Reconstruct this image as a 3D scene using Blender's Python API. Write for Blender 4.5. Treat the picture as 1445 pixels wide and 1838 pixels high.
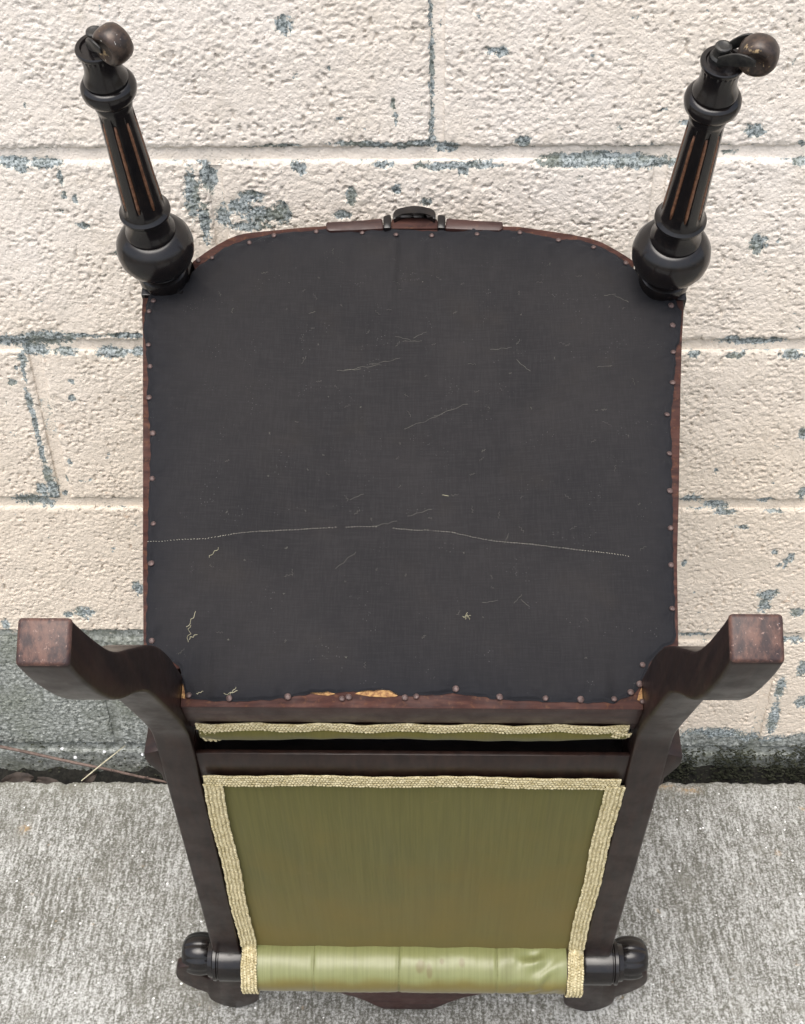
import bpy, bmesh, math, random
import numpy as np
from mathutils import Matrix, Vector

random.seed(7)
rng = np.random.default_rng(11)
scene = bpy.context.scene
for o in list(bpy.data.objects):
    bpy.data.objects.remove(o)

# ------------------------------------------------------------------ camera
cam = bpy.data.cameras.new('camera')
cam_ob = bpy.data.objects.new('camera', cam)
scene.collection.objects.link(cam_ob)
scene.camera = cam_ob
cam.sensor_fit = 'VERTICAL'
cam.sensor_height = 36.0
cam.lens = 36.0 * 2400 / 1838
cam.clip_start = 0.02
cam.clip_end = 300
r_ = Vector((0.99974027, 0.01917209, -0.01232193))
u_ = Vector((-0.00259892, 0.63304432, 0.77411119))
f_ = Vector((-0.02264166, 0.77387810, -0.63292972))
cam_ob.matrix_world = Matrix(((r_.x, u_.x, -f_.x, -0.002847),
                              (r_.y, u_.y, -f_.y, -1.140197),
                              (r_.z, u_.z, -f_.z, 1.327153),
                              (0, 0, 0, 1)))

# ------------------------------------------------------------------ sky, sun, exposure
SUN_EL, SUN_AZ = math.radians(70), math.radians(198)      # azimuth: clockwise from +Y
world = bpy.data.worlds.new('World')
scene.world = world
world.use_nodes = True
nt = world.node_tree
nt.nodes.clear()
sky = nt.nodes.new('ShaderNodeTexSky')
sky.sky_type = 'NISHITA'
sky.sun_disc = False
sky.sun_elevation = SUN_EL
sky.sun_rotation = SUN_AZ
sky.air_density = 1.0
sky.dust_density = 4.0
sky.ozone_density = 1.0
hs = nt.nodes.new('ShaderNodeHueSaturation')
hs.inputs['Saturation'].default_value = 0.50
bgn = nt.nodes.new('ShaderNodeBackground')
bgn.inputs['Strength'].default_value = 0.15
wo = nt.nodes.new('ShaderNodeOutputWorld')
nt.links.new(sky.outputs[0], hs.inputs['Color'])
nt.links.new(hs.outputs[0], bgn.inputs['Color'])
nt.links.new(bgn.outputs[0], wo.inputs['Surface'])

sun = bpy.data.lights.new('sun', 'SUN')
sun.energy = 1.5
sun.angle = math.radians(50)
sun.color = (1.0, 0.95, 0.87)
sun_ob = bpy.data.objects.new('sun', sun)
scene.collection.objects.link(sun_ob)
sd = Vector((math.sin(SUN_AZ) * math.cos(SUN_EL), math.cos(SUN_AZ) * math.cos(SUN_EL), math.sin(SUN_EL)))
sun_ob.rotation_euler = sd.to_track_quat('Z', 'Y').to_euler()
sun_ob.location = sd * 5

scene.view_settings.view_transform = 'Standard'
scene.view_settings.look = 'None'
scene.view_settings.gamma = 1.0
scene.view_settings.exposure = 0.70
scene.view_settings.use_curve_mapping = False
scene.render.engine = 'CYCLES'
scene.cycles.max_bounces = 6
scene.cycles.diffuse_bounces = 3
scene.cycles.glossy_bounces = 3
scene.render.resolution_x, scene.render.resolution_y = 805, 1024

# ------------------------------------------------------------------ helpers
C = scene.collection


def link(o, parent=None):
    C.objects.link(o)
    if parent is not None:
        o.parent = parent
    return o


def mesh_np(name, V, F, mat=None, parent=None, smooth=True, attrs=None):
    """fast mesh from a vertex array and a (k,4) or (k,3) face array"""
    V = np.asarray(V, dtype=np.float32)
    F = np.asarray(F, dtype=np.int32)
    me = bpy.data.meshes.new(name)
    k = F.shape[1]
    me.vertices.add(len(V))
    me.vertices.foreach_set('co', V.ravel())
    me.loops.add(F.size)
    me.loops.foreach_set('vertex_index', F.ravel())
    me.polygons.add(len(F))
    me.polygons.foreach_set('loop_start', np.arange(0, F.size, k, dtype=np.int32))
    if attrs:
        for an, arr in attrs.items():
            a = me.attributes.new(an, 'FLOAT', 'POINT')
            a.data.foreach_set('value', np.asarray(arr, dtype=np.float32).ravel())
    me.update(calc_edges=True)
    me.validate()
    if smooth:
        me.polygons.foreach_set('use_smooth', np.ones(len(me.polygons), dtype=bool))
    if mat:
        me.materials.append(mat)
    o = bpy.data.objects.new(name, me)
    return link(o, parent)


def mesh_pd(name, V, F, mat=None, parent=None, smooth=False, bevel=0, seg=2, nobev=(), mats=None, matfn=None, auto=False):
    """mesh from python lists, any polygons, optional rounded edges"""
    bm = bmesh.new()
    vs = [bm.verts.new(v) for v in V]
    for f in F:
        try:
            bm.faces.new([vs[i] for i in f])
        except ValueError:
            pass
    bmesh.ops.recalc_face_normals(bm, faces=bm.faces)
    if bevel:
        nb_ = {vs[i] for i in nobev}
        es = [e for e in bm.edges if len(e.link_faces) == 2 and e.calc_face_angle(0) > 0.6 and not (e.verts[0] in nb_ and e.verts[1] in nb_)]
        bmesh.ops.bevel(bm, geom=es, offset=bevel, segments=seg, profile=0.5, affect='EDGES', clamp_overlap=True)
    me = bpy.data.meshes.new(name)
    for m in (mats or ([mat] if mat else [])):
        me.materials.append(m)
    if matfn:
        for f in bm.faces:
            f.material_index = matfn(f)
    for f in bm.faces:
        f.smooth = smooth or auto
    if auto:
        for e in bm.edges:
            if len(e.link_faces) == 2 and e.calc_face_angle(0) > 0.55:
                e.smooth = False
    bm.to_mesh(me)
    bm.free()
    o = bpy.data.objects.new(name, me)
    return link(o, parent)


def grid_faces(nu, nv):
    a = np.arange(nu * nv).reshape(nv, nu)
    return np.stack([a[:-1, :-1], a[:-1, 1:], a[1:, 1:], a[1:, :-1]], -1).reshape(-1, 4)


_perm = rng.permutation(512)
_perm = np.concatenate([_perm, _perm])
_ang = rng.random(512) * 2 * np.pi
_gx, _gy = np.cos(_ang), np.sin(_ang)


def perlin(x, y, seed=0):
    x = np.asarray(x, float) + seed * 37.17
    y = np.asarray(y, float) + seed * 91.73
    xi = np.floor(x).astype(int)
    yi = np.floor(y).astype(int)
    xf, yf = x - xi, y - yi
    u = xf * xf * xf * (xf * (xf * 6 - 15) + 10)
    v = yf * yf * yf * (yf * (yf * 6 - 15) + 10)

    def g(ix, iy, dx, dy):
        h = _perm[(_perm[ix & 511] + iy) & 511]
        return _gx[h] * dx + _gy[h] * dy
    a = g(xi, yi, xf, yf)
    b = g(xi + 1, yi, xf - 1, yf)
    c = g(xi, yi + 1, xf, yf - 1)
    d = g(xi + 1, yi + 1, xf - 1, yf - 1)
    return ((a + u * (b - a)) * (1 - v) + (c + u * (d - c)) * v) * 1.5


def fbm(x, y, seed=0, octv=3):
    s, a = 0, 1.0
    for k in range(octv):
        s = s + a * perlin(x * 2 ** k, y * 2 ** k, seed + 5 * k)
        a *= 0.5
    return s


def sstep(a, b, x):
    t = np.clip((x - a) / (b - a), 0, 1)
    return t * t * (3 - 2 * t)


# ------------------------------------------------------------------ materials
class N:
    """a small node-tree writer"""
    def __init__(self, name):
        self.m = bpy.data.materials.new(name)
        self.m.use_nodes = True
        self.t = self.m.node_tree
        self.t.nodes.clear()
        self.out = self.t.nodes.new('ShaderNodeOutputMaterial')
        self.b = self.t.nodes.new('ShaderNodeBsdfPrincipled')
        self.t.links.new(self.b.outputs[0], self.out.inputs[0])
        self.tc = self.t.nodes.new('ShaderNodeTexCoord')

    def new(self, k, **kw):
        n = self.t.nodes.new(k)
        for a, v in kw.items():
            setattr(n, a, v)
        return n

    def put(self, sock, v):
        if isinstance(v, bpy.types.NodeSocket):
            self.t.links.new(v, sock)
        elif isinstance(v, (tuple, list)) and len(v) == 3 and sock.type == 'RGBA':
            sock.default_value = (*v, 1)
        else:
            sock.default_value = v

    def set(self, **kw):
        for k, v in kw.items():
            self.put(self.b.inputs[k.replace('_', ' ')], v)

    def coord(self, scale=(1, 1, 1), rot=(0, 0, 0)):
        mp = self.new('ShaderNodeMapping')
        mp.inputs['Scale'].default_value = scale
        mp.inputs['Rotation'].default_value = rot
        self.t.links.new(self.tc.outputs['Object'], mp.inputs[0])
        return mp.outputs[0]

    def noise(self, scale, detail=3, rough=0.55, co=None, dist=0.0):
        n = self.new('ShaderNodeTexNoise')
        n.inputs['Scale'].default_value = scale
        n.inputs['Detail'].default_value = detail
        n.inputs['Roughness'].default_value = rough
        n.inputs['Distortion'].default_value = dist
        self.t.links.new(co if co else self.tc.outputs['Object'], n.inputs['Vector'])
        return n.outputs['Fac']

    def voro(self, scale, co=None, feature='F1', out='Distance'):
        n = self.new('ShaderNodeTexVoronoi', feature=feature)
        n.inputs['Scale'].default_value = scale
        self.t.links.new(co if co else self.tc.outputs['Object'], n.inputs['Vector'])
        return n.outputs[out]

    def attr(self, name):
        n = self.new('ShaderNodeAttribute', attribute_name=name)
        return n.outputs['Fac']

    def ramp(self, fac, lo, hi, a=0.0, b=1.0):
        n = self.new('ShaderNodeMapRange', interpolation_type='SMOOTHSTEP')
        self.put(n.inputs[0], fac)
        for i, v in enumerate((lo, hi, a, b)):
            n.inputs[i + 1].default_value = v
        return n.outputs[0]

    def math(self, op, a, b=0.0, c=None):
        n = self.new('ShaderNodeMath', operation=op)
        self.put(n.inputs[0], a)
        self.put(n.inputs[1], b)
        if c is not None:
            self.put(n.inputs[2], c)
        return n.outputs[0]

    def mix(self, fac, a, b):
        n = self.new('ShaderNodeMix', data_type='RGBA')
        self.put(n.inputs[0], fac)
        self.put(n.inputs[6], a)
        self.put(n.inputs[7], b)
        return n.outputs[2]

    def bump(self, h, strength=0.4, dist=0.001, prev=None):
        n = self.new('ShaderNodeBump')
        n.inputs['Strength'].default_value = strength
        n.inputs['Distance'].default_value = dist
        self.put(n.inputs['Height'], h)
        if prev:
            self.put(n.inputs['Normal'], prev)
        return n.outputs[0]

    def var(self, fac, spread=0.3, lo=0.3, hi=0.7):
        return self.ramp(fac, lo, hi, 1 - spread, 1 + spread)


def mat_block():
    n = N('painted_concrete_block')
    big = n.noise(6, 3)
    pale = n.mix(n.ramp(big, 0.35, 0.65), (0.835, 0.768, 0.700), (0.80, 0.722, 0.635))
    low = n.attr('low')
    pale = n.mix(n.math('MULTIPLY', low, 0.75), pale, (0.765, 0.66, 0.54))
    mid = n.noise(45, 4, 0.6)
    pale = n.mix(n.ramp(mid, 0.5, 0.8, 0, 0.5), pale, (0.60, 0.53, 0.44))
    # pinholes the paint never filled
    pin = n.voro(210)
    pinm = n.math('MULTIPLY', n.ramp(pin, 0.16, 0.30, 1, 0), n.ramp(n.noise(34, 4, 0.7), 0.46, 0.62))
    pale = n.mix(n.math('MULTIPLY', pinm, 0.6), pale, (0.30, 0.29, 0.24))
    # rusty specks
    ru = n.math('MULTIPLY', n.ramp(n.noise(60, 3), 0.66, 0.74), n.math('MULTIPLY', low, 0.4))
    pale = n.mix(ru, pale, (0.48, 0.26, 0.13))
    # bare concrete
    g1 = n.noise(330, 3, 0.7)
    bare = n.mix(n.ramp(g1, 0.36, 0.64), (0.10, 0.122, 0.122), (0.50, 0.55, 0.56))
    bare = n.mix(n.ramp(n.noise(35, 3), 0.45, 0.7, 0, 0.6), bare, (0.17, 0.18, 0.13))
    fine = n.noise(230, 5, 0.75)
    chip = n.math('ADD', n.attr('chip'), n.math('MULTIPLY_ADD', fine, 1.9, -0.95))
    chip = n.ramp(chip, 0.46, 0.54)
    edge = n.ramp(n.math('ADD', n.attr('chip'), n.math('MULTIPLY_ADD', fine, 1.9, -0.95)), 0.30, 0.46, 0, 0.45)
    col = n.mix(edge, pale, (0.72, 0.68, 0.58))
    col = n.mix(chip, col, bare)
    gr = n.math('ADD', n.attr('grime'), n.math('MULTIPLY_ADD', n.noise(150, 4, 0.65), 0.9, -0.45))
    col = n.mix(n.ramp(gr, 0.40, 0.75, 0, 0.85), col, (0.125, 0.13, 0.085))
    # unpainted footing course
    raw = n.mix(n.ramp(n.noise(170, 4, 0.7), 0.34, 0.68), (0.135, 0.145, 0.13), (0.47, 0.49, 0.465))
    raw = n.mix(n.ramp(n.noise(14, 3), 0.4, 0.7, 0, 0.6), raw, (0.20, 0.215, 0.175))
    sp = n.math('MULTIPLY', n.ramp(n.voro(150), 0.10, 0.16, 1, 0), n.ramp(n.noise(70, 1), 0.55, 0.6))
    raw = n.mix(sp, raw, (0.75, 0.75, 0.72))
    rawm = n.math('ADD', n.attr('raw'), n.math('MULTIPLY_ADD', n.noise(110, 5, 0.7), 0.9, -0.45))
    col = n.mix(n.ramp(rawm, 0.44, 0.56), col, raw)
    n.set(Base_Color=col, Roughness=0.82)
    n.b.inputs['Specular IOR Level'].default_value = 0.25
    pb = n.math('MINIMUM', n.voro(300), 0.45)
    n.set(Normal=n.bump(n.noise(430, 4, 0.65), 0.8, 0.0015, n.bump(pb, 0.6, 0.0016)))
    return n.m


def mat_concrete():
    n = N('broomed_concrete')
    st = n.coord((1, 0.30, 1), (0, 0, math.radians(-3)))
    s1 = n.noise(330, 3, 0.6, st)
    s2 = n.noise(120, 4, 0.65, st)
    gr = n.noise(360, 5, 0.8)
    blot = n.noise(7, 4, 0.6)
    lait = n.attr('lait')
    h = n.math('ADD', n.math('MULTIPLY', s1, 0.27), n.math('MULTIPLY', gr, 0.63))
    h = n.math('ADD', h, n.math('MULTIPLY', s2, 0.10))
    h = n.math('ADD', h, n.math('MULTIPLY_ADD', blot, 0.16, -0.08))
    h = n.math('ADD', h, n.math('MULTIPLY_ADD', lait, 0.13, -0.065))
    f = n.ramp(h, 0.42, 0.64)
    col = n.mix(f, (0.112, 0.109, 0.092), (0.53, 0.535, 0.52))
    col = n.mix(n.ramp(n.noise(19, 5, 0.65), 0.52, 0.72, 0, 0.6), col, (0.185, 0.18, 0.155))
    rust = n.math('ADD', n.math('MULTIPLY', n.ramp(n.noise(48, 3), 0.67, 0.78), 0.5), n.math('MULTIPLY', n.attr('rust'), n.ramp(n.noise(190, 4, 0.7), 0.38, 0.6, 0, 0.75)))
    col = n.mix(rust, col, (0.44, 0.29, 0.14))
    sp = n.math('MULTIPLY', n.ramp(n.voro(120), 0.13, 0.20, 1, 0), n.ramp(n.noise(60, 1), 0.60, 0.64))
    col = n.mix(sp, col, (0.85, 0.86, 0.86))
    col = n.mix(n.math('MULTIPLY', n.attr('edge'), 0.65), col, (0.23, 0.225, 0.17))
    n.set(Base_Color=col, Roughness=0.85)
    n.b.inputs['Specular IOR Level'].default_value = 0.25
    n.set(Normal=n.bump(gr, 0.6, 0.0010))
    return n.m


def mat_wood(name, dark, light, rough, grain=(260, 260, 14), wear=0.0, wearcol=(0.2, 0.1, 0.06), spec=0.5, bumpd=0.0002):
    n = N(name)
    g = n.noise(1, 5, 0.6, n.coord(grain))
    col = n.mix(n.ramp(g, 0.3, 0.72), dark, light)
    col = n.mix(n.ramp(n.noise(22, 3), 0.45, 0.75, 0, 0.4), col, dark)
    w = n.ramp(n.noise(190, 4, 0.7), 0.60 - 0.18 * wear, 0.70 - 0.12 * wear, 0, min(1, wear))
    col = n.mix(w, col, wearcol)
    n.set(Base_Color=col)
    rr = n.ramp(n.noise(40, 4, 0.6), 0.3, 0.75, rough * 0.8, rough * 1.35)
    n.set(Roughness=rr)
    n.b.inputs['Specular IOR Level'].default_value = spec
    n.set(Normal=n.bump(g, 0.35, bumpd))
    return n.m


def mat_foot():
    n = N('worn_foot_end')
    a = n.noise(150, 5, 0.7, n.coord((1.0, 0.45, 1)))
    col = n.mix(n.ramp(a, 0.36, 0.66), (0.026, 0.012, 0.012), (0.125, 0.060, 0.043))
    col = n.mix(n.ramp(n.noise(420, 3, 0.7), 0.62, 0.70, 0, 0.7), col, (0.33, 0.21, 0.17))
    col = n.mix(n.ramp(n.noise(120, 4, 0.75), 0.68, 0.72, 0, 0.9), col, (0.62, 0.60, 0.62))
    n.set(Base_Color=col, Roughness=0.5)
    n.set(Normal=n.bump(a, 0.5, 0.0006))
    return n.m


def mat_cloth():
    n = N('black_cambric')
    wv = n.new('ShaderNodeTexWave', wave_type='BANDS', bands_direction='X')
    wv.inputs['Scale'].default_value = 330
    wv.inputs['Distortion'].default_value = 1.5
    n.t.links.new(n.tc.outputs['Object'], wv.inputs['Vector'])
    wh = n.new('ShaderNodeTexWave', wave_type='BANDS', bands_direction='Y')
    wh.inputs['Scale'].default_value = 330
    wh.inputs['Distortion'].default_value = 1.5
    n.t.links.new(n.tc.outputs['Object'], wh.inputs['Vector'])
    weave = n.math('MULTIPLY', wv.outputs['Fac'], wh.outputs['Fac'])
    th = n.math('ADD', n.noise(1, 3, 0.6, n.coord((900, 60, 60))), n.noise(1, 3, 0.6, n.coord((60, 900, 60))))
    base = n.mix(n.ramp(n.noise(9, 4), 0.3, 0.7), (0.0112, 0.0106, 0.0120), (0.0172, 0.0158, 0.0168))
    base = n.mix(n.ramp(n.noise(16, 3), 0.5, 0.8, 0, 0.55), base, (0.0230, 0.0195, 0.0175))
    base = n.mix(n.ramp(th, 0.85, 1.25, 0, 0.24), base, (0.036, 0.034, 0.035))
    base = n.mix(n.math('MULTIPLY', n.attr('edge'), 0.8), base, (0.0070, 0.0078, 0.0115))
    sp = n.math('MULTIPLY', n.ramp(n.voro(420), 0.08, 0.15, 1, 0), n.ramp(n.noise(40, 4), 0.54, 0.64))
    base = n.mix(n.math('MULTIPLY', sp, 0.55), base, (0.18, 0.18, 0.17))
    n.set(Base_Color=base, Roughness=0.78)
    n.b.inputs['Sheen Weight'].default_value = 0.05
    n.b.inputs['Sheen Roughness'].default_value = 0.5
    n.b.inputs['Specular IOR Level'].default_value = 0.22
    n.set(Normal=n.bump(weave, 0.4, 0.0004))
    return n.m


def mat_silk(name='olive_silk', ca=(0.098, 0.090, 0.021), cb=(0.120, 0.110, 0.027), rough=0.6, spec=0.2):
    n = N(name)
    st = n.noise(1, 4, 0.65, n.coord((420, 10, 10)))
    st2 = n.noise(1, 3, 0.6, n.coord((90, 6, 6)))
    col = n.mix(n.ramp(st, 0.3, 0.7), ca, cb)
    col = n.mix(n.ramp(st2, 0.5, 0.8, 0, 0.4), col, (0.085, 0.078, 0.026))
    br = n.math('ADD', n.attr('stain_shade'), n.math('MULTIPLY_ADD', n.noise(16, 5, 0.6), 0.9, -0.45))  # gold-brown: discoloured silk on the panel, painted shading on the roll
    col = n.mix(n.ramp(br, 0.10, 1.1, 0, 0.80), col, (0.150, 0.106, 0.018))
    sp = n.math('ADD', n.attr('spot'), n.math('MULTIPLY_ADD', n.noise(130, 4, 0.6), 0.7, -0.35))
    col = n.mix(n.ramp(sp, 0.3, 0.85, 0, 0.45), col, (0.125, 0.072, 0.024))
    fl = n.ramp(n.noise(60, 4, 0.7), 0.68, 0.76, 0, 0.35)
    col = n.mix(fl, col, (0.17, 0.13, 0.045))
    n.set(Base_Color=col, Roughness=rough)
    n.b.inputs['Sheen Weight'].default_value = 0.12
    n.b.inputs['Sheen Roughness'].default_value = 0.4
    n.b.inputs['Specular IOR Level'].default_value = spec
    n.b.inputs['Anisotropic'].default_value = 0.4
    n.set(Normal=n.bump(n.math('ADD', st, st2), 0.3, 0.0004))
    return n.m


def mat_simple(name, a, b, scale, rough, metallic=0.0, bumpd=0.0003, bs=0.4, spec=0.5):
    n = N(name)
    f = n.noise(scale, 4, 0.65)
    n.set(Base_Color=n.mix(n.ramp(f, 0.32, 0.68), a, b), Roughness=rough, Metallic=metallic)
    n.b.inputs['Specular IOR Level'].default_value = spec
    n.set(Normal=n.bump(f, bs, bumpd))
    return n.m


def mat_roller():
    n = N('worn_caster_roller')
    f = n.noise(170, 4, 0.7)
    col = n.mix(n.ramp(f, 0.35, 0.68), (0.026, 0.020, 0.018), (0.072, 0.048, 0.036))
    w = n.ramp(n.noise(95, 4, 0.7), 0.60, 0.70, 0, 0.85)
    col = n.mix(w, col, (0.50, 0.36, 0.20))
    col = n.mix(n.ramp(n.noise(380, 3, 0.6), 0.68, 0.74, 0, 0.9), col, (0.75, 0.73, 0.68))
    n.set(Base_Color=col, Roughness=0.36, Metallic=0.25)
    n.set(Normal=n.bump(f, 0.3, 0.0004))
    return n.m


M_BLOCK = mat_block()
M_CONC = mat_concrete()
M_EBONY = mat_wood('ebonised_wood', (0.0055, 0.0048, 0.0055), (0.011, 0.0085, 0.008), 0.20, (120, 120, 30), wear=0.22, wearcol=(0.04, 0.026, 0.020))
M_DARK = mat_wood('dark_polished_wood', (0.0100, 0.0046, 0.0038), (0.0265, 0.0125, 0.0092), 0.37, (160, 160, 12), wear=0.12, wearcol=(0.034, 0.020, 0.016), spec=0.40, bumpd=0.0005)
M_CREST = mat_wood('red_brown_crest', (0.034, 0.012, 0.011), (0.080, 0.031, 0.026), 0.44, (12, 160, 160), wear=0.15)
M_RED = mat_wood('red_stained_rail', (0.022, 0.0080, 0.0075), (0.048, 0.0190, 0.0155), 0.44, (12, 160, 160), wear=0.15)
M_RAW = mat_wood('raw_red_wood', (0.026, 0.0105, 0.0095), (0.075, 0.031, 0.023), 0.72, (30, 200, 200), wear=0.35, wearcol=(0.15, 0.068, 0.03), spec=0.25, bumpd=0.0006)
M_FOOT = mat_foot()
M_CLOTH = mat_cloth()
M_SILK = mat_silk()
M_SILK_LIT = mat_silk('olive_silk_lit', (0.190, 0.200, 0.080), (0.225, 0.238, 0.098), 0.36, 0.6)  # the same silk with its base lightened for the sheen on the roll
M_GIMP = mat_simple('cream_gold_gimp', (0.42, 0.35, 0.18), (0.70, 0.62, 0.40), 260, 0.62, 0, 0.0004, 0.5)
M_TACK = mat_simple('rusty_tack', (0.050, 0.033, 0.031), (0.14, 0.092, 0.083), 500, 0.5, 0.25)
M_CAST = mat_simple('blackened_brass', (0.020, 0.020, 0.021), (0.050, 0.048, 0.044), 210, 0.42, 0.45)
M_ROLL = mat_roller()
M_FLUTE = mat_simple('flute_rubbed_brown', (0.11, 0.048, 0.027), (0.25, 0.118, 0.064), 300, 0.5)
M_THREAD = mat_simple('pale_thread', (0.28, 0.27, 0.22), (0.46, 0.44, 0.37), 300, 0.8)
M_FLUFF = mat_simple('straw_fluff', (0.20, 0.19, 0.13), (0.36, 0.34, 0.24), 200, 0.9)
M_LINT = mat_simple('dusty_lint', (0.085, 0.082, 0.072), (0.17, 0.165, 0.135), 200, 0.9)
M_GTHREAD = mat_simple('green_thread', (0.15, 0.155, 0.06), (0.22, 0.225, 0.09), 300, 0.6)
M_SOIL = mat_simple('damp_soil', (0.004, 0.004, 0.003), (0.016, 0.015, 0.011), 120, 0.9, 0, 0.004, 0.8)
M_MOSS = mat_simple('dark_moss', (0.018, 0.021, 0.012), (0.062, 0.066, 0.038), 90, 0.9, 0, 0.001, 0.6)
M_TWIG = mat_simple('brown_twig', (0.10, 0.070, 0.058), (0.19, 0.135, 0.112), 160, 0.8)
M_STRAW = mat_simple('dry_straw', (0.40, 0.37, 0.26), (0.56, 0.52, 0.38), 160, 0.7)
M_TORN = mat_simple('torn_pale_wood', (0.16, 0.070, 0.026), (0.40, 0.235, 0.090), 420, 0.8, 0, 0.0008, 0.7)
M_LEAF = mat_simple('dead_leaf', (0.024, 0.017, 0.014), (0.055, 0.041, 0.033), 120, 0.75)
M_STONE = mat_simple('white_chip', (0.62, 0.64, 0.66), (0.82, 0.83, 0.84), 200, 0.7)
M_EARTH = mat_simple('bare_earth', (0.10, 0.09, 0.065), (0.17, 0.15, 0.11), 3, 0.95, 0, 0.01, 0.5)

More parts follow.
